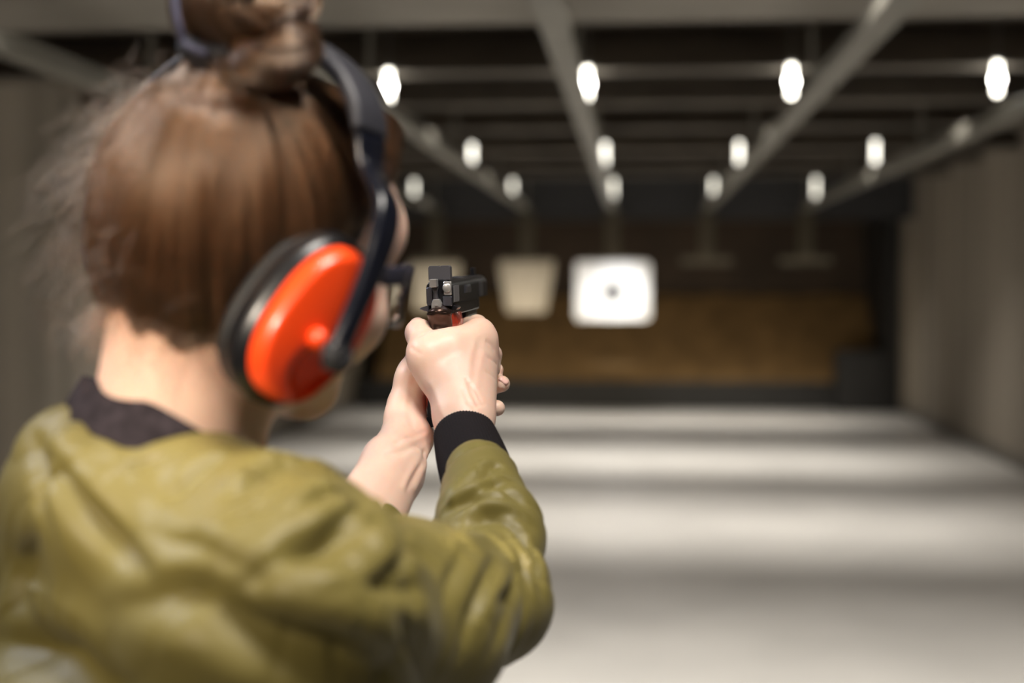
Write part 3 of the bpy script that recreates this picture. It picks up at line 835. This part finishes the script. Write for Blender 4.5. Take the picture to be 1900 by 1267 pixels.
for an in (ankR, ankL):
    base = an-np.array([0, 0, 0.09]); tz_ = np.array([0, 0, 1.0])
    sf = union([capf(base+BFh*-0.03+tz_*0.042, base+BFh*0.15+tz_*0.034, 0.042, 0.034), capf(base+tz_*0.05, base+tz_*0.12, 0.045, 0.045)], 0.03)
    ss = lambda P, sf=sf: np.maximum(sf(P), 0.002-P[:, 2])
    np_mesh('shoe', *surf(ss, base-[0.25, 0.25, 0.02], base+[0.25, 0.25, 0.2], 0.007), m_shoe, person)
# ------------------------------------------------------------------ hair
m_strand = bpy.data.materials.new('hair_strand'); m_strand.use_nodes = True
nt = m_strand.node_tree; nt.nodes.remove(nt.nodes['Principled BSDF'])
hb = nt.nodes.new('ShaderNodeBsdfHairPrincipled'); hb.model = 'CHIANG'; hb.parametrization = 'COLOR'
hb.inputs['Roughness'].default_value = 0.22; hb.inputs['Radial Roughness'].default_value = 0.5
hb.inputs['Random Roughness'].default_value = 0.3
hi = nt.nodes.new('ShaderNodeHairInfo'); cr = nt.nodes.new('ShaderNodeValToRGB')
cr.color_ramp.elements[0].color = (0.005, 0.0028, 0.0022, 1); cr.color_ramp.elements[1].color = (0.150, 0.074, 0.036, 1)
nt.links.new(hi.outputs['Random'], cr.inputs[0]); nt.links.new(cr.outputs[0], hb.inputs['Color'])
nt.links.new(hb.outputs[0], nt.nodes['Material Output'].inputs['Surface'])

def toloc(P): return (P-HC)@HA.T
def tow(L): return HC + L@HA
def hairline(f, r):
    return np.interp(f, [-0.12, -0.06, -0.03, -0.005, 0.02, 0.05, 0.075, 0.10], [-0.046, -0.070, -0.069, -0.036, 0.0, 0.030, 0.062, 0.085])
BD = np.array([0.012, -0.034, 0.100]); BD /= np.linalg.norm(BD)      # direction of the bun from the middle of the skull
HM = np.array([0, -0.012, 0.022])
def hair_f(P):
    L = toloc(P).astype(np.float64)
    d = smin(fsk(P), fnk(P), 0.02)
    e = L[:, 2]-hairline(L[:, 1], L[:, 0])+0.009*vnoise(L*np.array([55, 55, 12.])+7)
    cov = np.clip((e+0.006)/0.042, 0, 1); cov = cov*cov*(3-2*cov)
    top = np.clip((L[:, 2]-0.03)/0.08, 0, 1)
    back = np.clip(-L[:, 1]/0.08, 0, 1)
    front = np.clip((L[:, 1]-0.01)/0.06, 0, 1)*np.clip((L[:, 2]-0.02)/0.05, 0, 1)
    th = -0.006+cov*(0.014+0.003*top+0.011*front)
    q = L-HM; q = q/np.linalg.norm(q, axis=1)[:, None]
    u = np.cross(BD, [1.0, 0, 0]); u /= np.linalg.norm(u); v = np.cross(BD, u)
    ph = np.arctan2(q@u, q@v); cb = np.arccos(np.clip(q@BD, -1, 1))
    N3 = np.stack([np.cos(ph)*7, np.sin(ph)*7, cb*1.1], 1); N4 = np.stack([np.cos(ph)*22+5, np.sin(ph)*22, cb*1.6], 1)
    g = vnoise(N3)*0.0042*np.clip(cb*1.6, 0, 1)+vnoise(N4)*0.0013*np.clip(cb*1.6, 0, 1)
    g += -0.004*np.exp(-((cb-0.42)/0.10)**2)*(L[:, 1] < 0.02)+0.002*np.exp(-((cb-0.25)/0.10)**2)
    return (d-(th+g)).astype(np.float32)
HV, HQ = surf(hair_f, HC-[0.17, 0.17, 0.15], HC+[0.17, 0.17, 0.17], 0.0024, margin=2.0)
LV = toloc(HV); kv = (LV[:, 2]-hairline(LV[:, 1], LV[:, 0]) > -0.010)
HQ = HQ[kv[HQ].all(1)]
used = np.unique(HQ); remap = np.full(len(HV), -1); remap[used] = np.arange(len(used))
hair = np_mesh('hair', HV[used], remap[HQ], m_hair, person)
hair['label'] = 'brown hair combed up into a bun'
rng = np.random.RandomState(11)
def curves(name, P, rad, parent, m, taper=0.5):
    """P: (strands, points, 3)"""
    n, k = P.shape[:2]
    cu = bpy.data.hair_curves.new(name); cu.add_curves([k]*n)
    cu.position_data.foreach_set('vector', P.astype(np.float32).ravel())
    r = (np.asarray(rad).reshape(-1, 1)*np.linspace(1, taper, k)[None, :]*np.ones((n, 1))).astype(np.float32)
    a = cu.attributes.get('radius') or cu.attributes.new('radius', 'FLOAT', 'POINT')
    a.data.foreach_set('value', r.ravel())
    cu.materials.append(m)
    o = bpy.data.objects.new(name, cu); COL.objects.link(o); set_parent(o, parent) if parent else None
    return o
def to_surface(D, off=0.0, it=9):
    """march from far along unit directions D (head frame) onto the hair surface"""
    sh = D.shape; D = D.reshape(-1, 3); r = np.full(len(D), 0.115)
    for _ in range(it):
        r -= hair_f(tow(HM+D*r[:, None]).astype(np.float32))*0.85
    return r.reshape(sh[:-1])
def strands(n, npt, seed, hmin, hmax, edge=0.5):
    rs = np.random.RandomState(seed); S = []
    while len(S) < n:
        d = rs.normal(size=(4000, 3)); d /= np.linalg.norm(d, axis=1)[:, None]
        p = HM+d*0.10
        e = p[:, 2]-hairline(p[:, 1], p[:, 0])
        ok = (e > 0.002) & (np.arccos(np.clip(d@BD, -1, 1)) > 0.3)
        keep = ok & ((e < 0.03) | (rs.rand(4000) < edge))
        S += list(d[keep])
    S = np.array(S[:n]); ang = np.arccos(np.clip(S@BD, -1, 1))
    t = np.linspace(0, 1, npt)[None, :, None]; frac = (0.55+0.5*rs.rand(n))[:, None, None]; frac = np.minimum(frac, 1)
    a = ang[:, None, None]; tt = t*frac
    D = (np.sin((1-tt)*a)*S[:, None, :]+np.sin(tt*a)*BD)/np.sin(a)
    # clumps: neighbours lean the same way
    wv = np.stack([vnoise(S*13+i*17) for i in range(3)], 1)[:, None, :]*0.075*np.sin(np.pi*t)
    wv2 = rs.normal(size=(n, 1, 3))*0.010*np.sin(np.pi*t)
    D = D+wv+wv2; D /= np.linalg.norm(D, axis=2)[:, :, None]
    r = to_surface(D)
    h = (hmin+(hmax-hmin)*rs.rand(n)**2)[:, None]*np.sin(np.pi*np.clip(t[..., 0]*0.9+0.08, 0, 1))
    return tow(HM+D*(r+h)[:, :, None])
SP = strands(15000, 12, 3, 0.0001, 0.0022)
curves('hair_strands', SP, np.full(len(SP), 0.00011), hair, m_strand)['kind'] = 'stuff'
# flyaways round the back of the head and the nape
m_fly = m_strand
n = 620; rs = np.random.RandomState(8); D = []
while len(D) < n:
    f_ = rs.uniform(-1, 0.1); r_ = rs.uniform(-1, 0.25); u_ = rs.uniform(-0.75, 0.8)
    d = np.array([r_, f_-0.25, u_]); d /= np.linalg.norm(d)
    p = HM+d*0.10
    if p[2]-hairline(p[1], p[0]) > -0.004: D.append(d)
D = np.array(D); r0 = to_surface(D); base = HM+D*r0[:, None]
out = D.copy(); down = np.array([0, -0.2, -0.6]); k = 12
side = np.cross(D, rs.normal(size=(n, 3))); side /= np.linalg.norm(side, axis=1)[:, None]; side2 = np.cross(D, side)
Ln = rs.uniform(0.012, 0.052, n); W = rs.uniform(0.003, 0.010, n); fq = rs.uniform(0.6, 2.0, n); ph = rs.uniform(0, 6.3, n)
t = np.linspace(0, 1, k)[None, :, None]
Pf = base[:, None]-D[:, None]*0.002 + out[:, None]*(Ln[:, None, None]*(t**0.9)*0.7) + down*(0.6*Ln[:, None, None]*t*t) \
    + side[:, None]*(W[:, None, None]*np.sin(2*np.pi*fq[:, None, None]*t+ph[:, None, None])-(W*np.sin(ph))[:, None, None]) \
    + side2[:, None]*(W[:, None, None]*(np.cos(2*np.pi*fq[:, None, None]*t)-1)) + side[:, None]*(Ln[:, None, None]*0.8*t*rs.uniform(-1, 1, n)[:, None, None])
curves('flyaway_hair', tow(Pf), np.full(n, 0.0001), hair, m_fly, 0.6)['kind'] = 'stuff'

n = 420; rs = np.random.RandomState(21); az = rs.uniform(-2.6, -0.35, n)     # short wisps along the nape
L0 = np.stack([0.060*np.cos(az), -0.02+0.072*np.sin(az), -0.050-0.014*rs.rand(n)], 1)
D0 = L0-HM; D0 /= np.linalg.norm(D0, axis=1)[:, None]; r0 = to_surface(D0); b0 = HM+D0*r0[:, None]
t = np.linspace(0, 1, 9)[None, :, None]; ln = rs.uniform(0.008, 0.030, n)[:, None, None]; o_ = np.stack([np.cos(az), np.sin(az), 0*az], 1)
Pw = b0[:, None]+o_[:, None]*(ln*t*(0.15+0.35*rs.rand(n)[:, None, None]))+np.array([0, 0, -1.0])*ln*t*0.9+rs.normal(size=(n, 1, 3))*0.007*t*t
curves('nape_wisps', tow(Pw), np.full(n, 0.00009), hair, m_fly, 0.5)['kind'] = 'stuff'

# bun: twisted locks wound round each other
def lock(name, ctrl, rads, twist, parent, seed, nst=420, n=60):
    cl = spline(ctrl, n); rr_ = spline([[x] for x in rads], n)[:, 0]; V = []; F = []; m = 40
    T = np.gradient(cl, axis=0); T /= np.linalg.norm(T, axis=1)[:, None]
    up = np.cross(T[0], [0.3, 0.2, 1]); up /= np.linalg.norm(up); ups = []
    for i in range(n):
        up = up-T[i]*(up@T[i]); up /= np.linalg.norm(up); ups.append(up.copy())
    ups = np.array(ups); sds = np.cross(T, ups)
    def pos(i, th, q):
        return cl[i]+(ups[i]*np.cos(th)+sds[i]*np.sin(th))*q
    rs2 = np.random.RandomState(seed); gr = rs2.rand(m)*0.12
    for i in range(n):
        for j in range(m):
            th = 2*math.pi*j/m+twist*i/n
            q = rr_[i]*(1+0.07*math.sin(5*th-2*twist*i/n*5)*0+0.06*math.sin(j*2*math.pi/m*6)+gr[j]-0.06)
            V.append(pos(i, th, q))
    for i in range(n-1):
        for j in range(m): F.append((i*m+j, i*m+(j+1) % m, (i+1)*m+(j+1) % m, (i+1)*m+j))
    F.append(tuple(reversed(range(m)))); F.append(tuple((n-1)*m+j for j in range(m)))
    o = MB().add(V, F).build(name, m_hair, parent, smooth=True)
    ii = np.arange(0, n, 3); th0 = rs2.rand(nst)*2*math.pi; q0 = 1+rs2.rand(nst)**2*0.10+0.01
    P = np.zeros((nst, len(ii), 3))
    for a_, i in enumerate(ii):
        th = th0+twist*i/n; ji = (th0/(2*math.pi)*m).astype(int) % m
        q = rr_[i]*(q0+gr[ji]-0.03+0.06*np.sin(th0*6))
        P[:, a_] = cl[i]+(ups[i]*np.cos(th)[:, None]+sds[i]*np.sin(th)[:, None])*q[:, None]
    return o, P
LK = []
def LP(lst): return [PN(*p) for p in lst]
o_, P_ = lock('hair_bun', LP([(455, 100, .858), (410, 72, .846), (380, 25, .840), (388, -35, .838), (445, -75, .845), (510, -45, .850), (532, 0, .842), (500, 38, .835), (445, 42, .822), (415, 12, .818), (440, -30, .818), (480, -20, .82)]), [.016, .018, .017, .018, .018, .018, .017, .017, .016, .015, .015, .012], 5, hair, 1, 900, 110)
bun = o_; bun['label'] = 'twisted bun of brown hair'; LK.append(P_)
o_, P_ = lock('hair_coil', LP([(452, 92, .820), (468, 108, .806), (502, 116, .800), (540, 104, .802), (556, 78, .812), (535, 58, .822), (500, 58, .828)]), [.007, .010, .0135, .0135, .012, .010, .008], 3.5, hair, 2, 600); LK.append(P_)
o_, P_ = lock('hair_coil', LP([(495, 62, .806), (520, 42, .802), (548, 28, .806), (572, 24, .818)]), [.0025, .0036, .0036, .002], 2, hair, 3, 100); LK.append(P_)
o_, P_ = lock('hair_coil', LP([(385, 105, .842), (410, 126, .822), (465, 142, .814), (525, 138, .818), (575, 112, .832)]), [.006, .008, .009, .008, .005], 1.5, hair, 5, 300); LK.append(P_)
for P_ in LK: curves('lock_strands', P_, np.full(len(P_), 0.00011), bun, m_strand)['kind'] = 'stuff'
m_tie = mat('black_elastic', (0.012, 0.012, 0.015), 0.7)
tie = spline(LP([(352, 88, .83), (395, 106, .822), (440, 100, .824), (475, 75, .835), (450, 60, .86), (380, 65, .865)]), 40, True)
MB().tube(list(tie)+[tie[0]], 0.0075, 12, False).build('hair_tie', m_tie, hair, smooth=True)
lp_ = spline(LP([(322, -60, .815), (324, 0, .812), (331, 45, .812), (345, 82, .816), (385, 100, .812)]), 30)
MB().tube(lp_, [0.0022]*30, 8).build('hair_tie', mat('grey_elastic', (0.07, 0.07, 0.12), 0.6), hair, smooth=True)

# ------------------------------------------------------------------ ear defenders
m_red = mat('orange_red_plastic', (0.90, 0.068, 0.010), 0.28, spec=0.5, coat=0.15)
m_blk = mat('black_plastic', (0.006, 0.006, 0.007), 0.30)
m_band = mat('headband_padding', (0.028, 0.028, 0.036), 0.5)
m_gloss = mat('black_gloss_plastic', (0.005, 0.006, 0.011), 0.22)
muffs = tag(empty('ear_defenders', tuple(H(0, 0, 0.12))), 'orange-red and black ear defenders worn over the hair of the woman', 'ear defenders')
IN_PLACE.add(muffs.name)
def cup(base, n_, a_, hl, hw, thick, mirror):
    n_ = np.array(n_, float); n_ /= np.linalg.norm(n_); a_ = np.array(a_, float); a_ -= n_*(a_@n_); a_ /= np.linalg.norm(a_); b_ = np.cross(a_, n_)
    def ring(t, sx, sy, ca=0, cb=0, N=72, ex=2.35):
        out = []
        for k in range(N):
            th = 2*math.pi*k/N; c, s = math.cos(th), math.sin(th)
            x = math.copysign(abs(c)**(2/ex), c)*sx; y = math.copysign(abs(s)**(2/ex), s)*sy
            out.append(base+n_*t+a_*(x+ca)+b_*(y+cb))
        return out
    def loft(rs):
        V = [p for r in rs for p in r]; N = len(rs[0]); F = []
        for i in range(len(rs)-1):
            for k in range(N): F.append((i*N+k, i*N+(k+1) % N, (i+1)*N+(k+1) % N, (i+1)*N+k))
        F.append(tuple(reversed(range(N)))); F.append(tuple((len(rs)-1)*N+k for k in range(N)))
        return MB().add(V, F)
    T = thick
    cu = loft([ring(0, hl*.86, hw*.82), ring(0.002, hl*.95, hw*.94), ring(0.007, hl, hw), ring(0.012, hl*.97, hw*.96), ring(0.014, hl*.9, hw*.9)])
    sh = []
    # black back shell then red front shell, one cup
    for t, sx, sy in ((0.011, .94, .94), (0.0125, 1.0, 1.0), (0.019, 1.035, 1.05), (0.026, 1.02, 1.03), (0.0305, .965, .965), (0.0315, .93, .93)):
        sh.append(ring(t, hl*sx, hw*sy))
    bk = loft(sh)
    rs_ = []
    for q in range(9):
        a = q/8*math.pi/2
        s_ = 0.925-0.13*(1-math.cos(a))
        rs_.append(ring(0.0295+(T-0.0295)*math.sin(a), hl*s_, hw*(s_-0.02), -0.001*q/8))
    rs_.append(ring(T+0.0004, hl*.70, hw*.66)); rs_.append(ring(T+0.0006, hl*.45, hw*.40)); rs_.append(ring(T+0.0006, hl*.1, hw*.1))
    # dished hollow in the lower front where the arm is hinged
    for i, r_ in enumerate(rs_):
        for k, p in enumerate(r_):
            q = p-base; x, y = q@a_, q@b_
            dd = math.hypot((x+hl*.42)/(hl*.44), (y-hw*0.42*mirror)/(hw*.62)); e = max(0, 1-dd)
            r_[k] = p-n_*(0.009*min(1, e*2.0)*(i > 4))
    # fill the flat face with a fine grid so that the hollow is smooth
    fr_ = []
    for q in range(14):
        s_ = 0.795*(1-q/14)+0.002
        ring_ = ring(T, hl*s_, hw*(s_-0.02*(1-q/14)), -0.001)
        for k, p in enumerate(ring_):
            qv = p-base; x, y = qv@a_, qv@b_
            dd = math.hypot((x+hl*.42)/(hl*.46), (y-hw*0.42*mirror)/(hw*.66)); e = max(0.0, min(1, (1-dd)*1.6)); e = e*e*(3-2*e)
            bul = 0.0025*(1-(s_/0.795)**2)
            ring_[k] = p+n_*(bul-0.0090*e)
        fr_.append(ring_)
    rs_ = rs_[:8]+fr_
    rd = loft(rs_)
    return cu, bk, rd, (base, n_, a_, b_)
mb_ = H(0.0655, -0.0135, -0.0270)
n_r = HR_*0.985-HF_*0.02-HU_*0.10; a_r = HU_*0.88+HF_*0.44
cu, bk, rd, fr0 = cup(mb_, n_r, a_r, 0.0520, 0.0350, 0.0430, 1)
shell = auto_smooth(rd.build('ear_cup', m_red, muffs), 60); shell['label'] = 'orange-red ear cup shell'
auto_smooth(bk.build('cup_rim', m_blk, shell), 50); cu.build('ear_cushion', mat('black_cushion', (0.01, 0.01, 0.01), 0.55), shell, smooth=True)
base, n_, a_, b_ = fr0
mb_l = H(-0.069, 0.002, -0.034)
cuL, bkL, rdL, frL = cup(mb_l, -HR_*0.985-HF_*0.04+HU_*0.05, HU_*0.96+HF_*0.2, 0.043, 0.034, 0.036, -1)
shL = auto_smooth(rdL.build('ear_cup', m_red, muffs), 60); auto_smooth(bkL.build('cup_rim', m_blk, shL), 50); cuL.build('ear_cushion', MATS['black_cushion'], shL, smooth=True)
# small nub in the hollow
MB().lathe(PN(603, 634, .782), n_r, [(-0.016, 0.0062), (-0.004, 0.0058), (-0.001, 0.004), (0.0, 0.0001)], 20).build('hinge_nub', m_red, shell, smooth=True)
# headband
def band(name, ctrl, m, n=48, cN=None, rnd=0.4):
    c = spline([list(PN(*p[:3]))+[p[3], p[4]] for p in ctrl], n)
    nn = [(x[:3]-H(0, -0.01, 0.0)) for x in c]
    return MB().sweep(c[:, :3], nn, c[:, 3], c[:, 4], rnd=rnd).build(name, m, muffs, smooth=True)
hbnd = band('headband', [(687, 248, .820, .030, .006), (678, 200, .824, .030, .009), (652, 150, .832, .030, .010), (608, 105, .845, .030, .010), (548, 72, .862, .030, .010), (480, 72, .880, .030, .010), (400, 100, .898, .026, .008), (332, 134, .915, .022, .006), (272, 186, .93, .020, .006), (230, 245, .94, .018, .006)], m_band, 60)
hbnd['label'] = 'padded dark grey headband'
band('adjuster_slide', [(692, 330, .812, .020, .005), (686, 300, .815, .022, .005), (686, 262, .818, .024, .005), (686, 236, .821, .024, .004)], m_gloss, 16)
arm = band('headband_arm', [(684, 300, .812, .013, .006), (690, 326, .806, .015, .007), (706, 352, .797, .017, .008), (717, 385, .789, .018, .009), (712, 430, .782, .018, .009), (694, 490, .776, .016, .008), (672, 545, .770, .014, .008), (648, 600, .764, .013, .008), (626, 655, .760, .013, .008)], m_gloss, 60)
MB().tube(LP([(612, 655, .765), (640, 662, .762)]), [0.0095, 0.0095], 16).build('hinge_block', m_tie, muffs, smooth=False)
pv = MB(); pv.lathe(PN(626, 664, .768), PN(626, 664, .756)-PN(626, 664, .768), [(0, .0085), (.008, .0085), (.010, .0065), (.0105, .003)], 20)
auto_smooth(pv.build('hinge_knob', m_tie, muffs))
band('headband_arm', [(224, 230, .94, .018, .005), (196, 295, .945, .016, .005), (176, 370, .950, .014, .007), (166, 430, .952, .014, .007), (172, 500, .952, .012, .007)], m_gloss, 30)

# ------------------------------------------------------------------ glasses
glasses = tag(empty('safety_glasses', tuple(H(0, 0.11, 0.0))), 'dark framed clear shooting glasses worn on the face of the woman', 'glasses')
IN_PLACE.add(glasses.name)
m_lens = bpy.data.materials.new('clear_lens'); m_lens.use_nodes = True
bb = m_lens.node_tree.nodes['Principled BSDF']; bb.inputs['Transmission Weight'].default_value = 0.9; bb.inputs['Roughness'].default_value = 0.03
bb.inputs['IOR'].default_value = 1.12; bb.inputs['Base Color'].default_value = (0.85, 0.88, 0.9, 1); bb.inputs['Specular IOR Level'].default_value = 0.9
m_gfr = mat('glasses_frame', (0.03, 0.03, 0.045), 0.25)
def lens_edge(s_, N=40):
    out = []
    for k in range(N):
        th = 2*math.pi*k/N; c, s = math.cos(th), math.sin(th)
        ang = math.radians(31+22*math.copysign(abs(c)**0.8, c)); u = -0.008+0.019*math.copysign(abs(s)**0.85, s)-0.004*max(0, -c)*(s < 0)+0.003*c
        out.append((s_*0.080*math.sin(ang), 0.033+0.080*math.cos(ang), u))
    return out
for s_ in (1, -1):
    E_ = lens_edge(s_); cx = np.mean(E_, axis=0); V = []; F = []; N = len(E_)
    for ring_ in range(6):
        q = ring_/5
        for e_ in E_:
            p = cx+(np.array(e_)-cx)*q
            rad = np.array([p[0], p[1]-0.033]); rad = rad/np.linalg.norm(rad)*0.080
            V.append(H(rad[0], 0.033+rad[1], p[2]))
    for i in range(5):
        for k in range(N): F.append((i*N+k, i*N+(k+1) % N, (i+1)*N+(k+1) % N, (i+1)*N+k))
    lo = MB().add(V, F).build('lens', m_lens, glasses, smooth=True)
    md = lo.modifiers.new('s', 'SOLIDIFY'); md.thickness = 0.0018
    fo = [H(*e_) for e_ in E_]
    MB().tube(fo+[fo[0]], 0.0018, 8, False).build('rim', m_gfr, glasses, smooth=True)
    tp = spline([H(s_*0.067, 0.077, 0.006), H(s_*0.072, 0.066, 0.005), H(s_*0.074, 0.035, 0.0), H(s_*0.074, 0.005, -0.004)], 20)
    MB().sweep(tp, [s_*HR_]*20, [0.015]*4+[0.012]*6+[0.007]*10, [0.004]*20).build('temple', m_gfr, glasses, smooth=True)
MB().tube([H(-0.014, 0.1115, 0.004), H(0, 0.115, 0.006), H(0.014, 0.1115, 0.004)], 0.002, 8).build('bridge', m_gfr, glasses, smooth=True)

# ------------------------------------------------------------------ pistol
gx, gy, gz = axes_from(math.radians(8.4), math.radians(-4.0), math.radians(-1.2))
GM = Matrix(((gx[0], gy[0], gz[0]), (gx[1], gy[1], gz[1]), (gx[2], gy[2], gz[2]))).to_4x4()
GO = PV(815, 545, 1.25)
gun = tag(empty('pistol', GO), 'black pistol with red-brown grip panels held out in both hands', 'pistol')
gun.rotation_euler = GM.to_euler()
m_gun = mat('blued_steel', (0.012, 0.012, 0.015), 0.32, metal=0.3, noise=0.1, nscale=300)
m_gun2 = mat('dark_matte_steel', (0.07, 0.066, 0.075), 0.6, metal=0.1)
m_steel = mat('bright_steel', (0.62, 0.61, 0.60), 0.33, metal=0.75)
m_blue = mat('grey_blue_steel', (0.20, 0.21, 0.26), 0.3, metal=0.9)
m_brz = mat('brown_steel', (0.075, 0.045, 0.035), 0.28, metal=0.8)
m_grip = mat('red_brown_wood', (0.50, 0.045, 0.014), 0.22, noise=0.4, nscale=60, nstretch=(1, 3, 0.25), coat=0.6, col2=(0.16, 0.018, 0.01))
prof = [(-.0118, -.0085), (.0118, -.0085), (.0118, .0045), (.0112, .0075), (.0092, .0103), (.0062, .0119), (.003, .0125), (-.003, .0125), (-.0062, .0119), (-.0092, .0103), (-.0112, .0075), (-.0118, .0045)]
sl = MB().prism(prof, 0, .187, 'xz', 0.0008)
SRS = {1: MB(), -1: MB()}
for k in range(11):
    for s_ in (1, -1):
        y = .006+k*.0022; SRS[s_].box(min(s_*.0117, s_*.0125), max(s_*.0117, s_*.0125), y, y+.0010, -.0078, .0068)
slide = auto_smooth(sl.build('slide', m_gun, gun), 30)
for s_ in (1, -1): SRS[s_].box(min(s_*.0110, s_*.01185), max(s_*.0110, s_*.01185), .005, .030, -.0078, .0060); SRS[s_].build('serration', mat('pale_rib_steel', (0.16, 0.155, 0.16), 0.4, metal=0.3), slide)  # lighter steel so the ribs stand out from the slide
rs_p = [(-.0098, .0118), (.0098, .0118), (.0098, .0232), (.0086, .0246), (.0014, .0246), (.0014, .0240), (-.0014, .0240), (-.0014, .0246), (-.0086, .0246), (-.0098, .0232)]
auto_smooth(MB().prism(rs_p, .003, .012, 'xz', 0.0004).build('rear_sight', m_gun2, gun), 30)
auto_smooth(MB().box(-.0018, .0018, .170, .180, .0120, .0195, .0004).build('front_sight', m_gun, gun))
ch_ = [(.0030, .0100)]
pc = []
for k in range(9):
    a = math.radians(100-k*14); pc.append((.0128*math.cos(a)*0.985, .0008+.0128*math.sin(a)))
pc += [(.006, -.001), (.001, .008)]
auto_smooth(MB().prism(pc, .058, .092, 'xz', 0.0006).build('barrel', m_blue, gun), 40)
MB().lathe((0, .150, 0.002), (0, 1, 0), [(0, .0075), (.0375, .0075), (.042, .0075), (.0425, .0055), (.036, .0055)], 20).build('barrel_bushing', m_blue, gun, smooth=True)
auto_smooth(MB().box(.0112, .0122, .140, .160, -.0075, .0060, .0003).build('slide_relief', m_blue, gun))
# frame with dust cover, grip frame, guard
fm = MB().box(-.0098, .0098, .004, .150, -.0200, -.0086, .0012)
fm.prism([(.002, -.018), (.054, -.018), (.030, -.106), (-.024, -.106), (-.013, -.060), (-.005, -.036)], -.0095, .0095, 'yz', .001)
tg = spline([(.052, -.020), (.056, -.040), (.075, -.047), (.092, -.040), (.098, -.020)], 20)
auto_smooth(fm.build('frame', m_gun, gun), 35)
MB().sweep([(0, p[0], p[1]) for p in tg], [(0, p[0]-.075, p[1]+.02) for p in tg], [.011]*20, [.0035]*20).build('trigger_guard', m_gun, gun, smooth=True)
MB().sweep([(0, .066, -.020), (0, .062, -.030), (0, .066, -.040)], [(0, 1, 0)]*3, [.008]*3, [.003]*3).build('trigger', m_steel, gun, smooth=True)
auto_smooth(MB().box(-.0072, .0072, .100, .150, -.026, -.0195, .0015).build('dust_cover', mat('pale_steel', (0.20, 0.19, 0.16), 0.4, metal=0.7), gun))  # lighter steel than the frame
# grip safety: beavertail and backstrap
gs = [(.004, -.0105), (-.008, -.0118), (-.0125, -.0145), (-.0118, -.0185), (-.0072, -.026), (-.0095, -.038), (-.0165, -.060), (.002, -.060), (.004, -.030)]
gsm = MB()
N = 14; V = []; F = []; sp = spline(gs[:7], 26)
for i, (y, z) in enumerate(sp):
    w_ = np.interp(i, [0, 4, 9, 14, 25], [.0088, .0098, .0104, .0096, .0094])
    for j in range(N):
        a = math.pi*j/(N-1); V.append((-w_*math.cos(a), y+.010*(1-math.sin(a))*0.9, z-(0.004*(abs(math.cos(a))**2) if i < 10 else 0)))
for i in range(25):
    for j in range(N-1): F.append((i*N+j, i*N+j+1, (i+1)*N+j+1, (i+1)*N+j))
gsm.add(V, F); o = gsm.build('grip_safety', m_brz, gun, smooth=True); md = o.modifiers.new('s', 'SOLIDIFY'); md.thickness = 0.002; md.offset = 0
# hammer
hm = MB().box(-.0058, .0004, -.0125, -.0035, .0060, .0133, .0008)
for k in range(6):
    z = .0066+k*.00115; hm.box(-.0060, .0006, -.0133, -.0120, z, z+.00055)
auto_smooth(hm.build('hammer', m_steel, gun), 30)
hk = MB().prism([(-.0044, -.0045), (-.0004, -.0045), (-.0012, .0012), (.0002, .0066), (-.0056, .0066), (-.0040, .0012)], -.0060, -.0008, 'xz', .0004)
auto_smooth(hk.build('hammer_neck', m_gun2, gun), 30)
hb_ = MB().prism([(-.0062, -.0125), (.0026, -.0125), (.0030, -.0085), (.0010, -.0045), (-.0044, -.0045), (-.0060, -.0080)], -.0070, -.0008, 'xz', .0006)
hb_.box(-.0030, -.0004, -.0078, -.006, -.0105, -.0088)
auto_smooth(hb_.build('hammer_base', m_steel, gun), 30)
ex = MB().box(.0040, .0112, -.0010, .002, -.0015, .0108, .0008)
auto_smooth(ex.build('firing_pin_stop', m_steel, gun), 30)
MB().lathe((.0074, -.0008, .0050), (0, -1, 0), [(0, .0040), (.0012, .0040), (.0015, .0034)], 20).build('extractor', m_steel, gun, smooth=True)
auto_smooth(MB().box(.0030, .0112, -.0012, .002, -.0110, -.0024, .0006).build('slide_stop_plate', m_blue, gun), 30)
auto_smooth(MB().box(-.0112, -.0062, -.0010, .002, -.0105, .0060, .0008).build('rear_plate', m_blue, gun), 30)
for s_ in (1, -1):
    pr = [(s_*.0095, -.0098), (s_*(.0170 if s_ < 0 else .0145), -.0118), (s_*(.0180 if s_ < 0 else .0150), -.0128), (s_*.0135, -.0148), (s_*.0095, -.0155)]
    if s_ < 0: pr = pr[::-1]
    auto_smooth(MB().prism(pr, -.001 if s_ < 0 else .006, .022, 'xz', .0006).build('safety_lever', m_gun if s_ > 0 else m_blue, gun), 30)
    gp = [(s_*.0094, -.0175), (s_*.0128, -.0178), (s_*.0150, -.022), (s_*.0158, -.040), (s_*.0158, -.085), (s_*.0146, -.101), (s_*.0094, -.103)]
    gpm = MB(); V = []; F = []; n1 = 12; n2 = 10
    for i in range(n1):
        z = -.0175-.086*i/(n1-1); yb0 = np.interp(z, [-.105, -.060, -.036, -.0175], [-.020, -.008, -.0005, .006]); yf0 = yb0+.046
        wz = .0062*min(1, (i+.6)/2, (n1-1-i+.8)/2)
        for j in range(n2):
            a = math.pi*j/(n2-1); V.append((s_*(.0094+wz*(math.sin(a)**0.55)), yb0+(yf0-yb0)*j/(n2-1), z))
    for i in range(n1-1):
        for j in range(n2-1): F.append((i*n2+j, i*n2+j+1, (i+1)*n2+j+1, (i+1)*n2+j))
    F += [tuple(range(n2)), tuple(reversed([(n1-1)*n2+j for j in range(n2)])), tuple(i*n2 for i in reversed(range(n1))), tuple(i*n2+n2-1 for i in range(n1))]
    auto_smooth(gpm.add(V, F).build('grip_panel', m_grip, gun), 50)['label'] = 'glossy red-brown grip panel'
auto_smooth(MB().prism([(-.027, -.106), (.030, -.106), (.028, -.114), (-.031, -.114)], -.0098, .0098, 'yz', .001).build('magazine', m_gun, gun), 30)
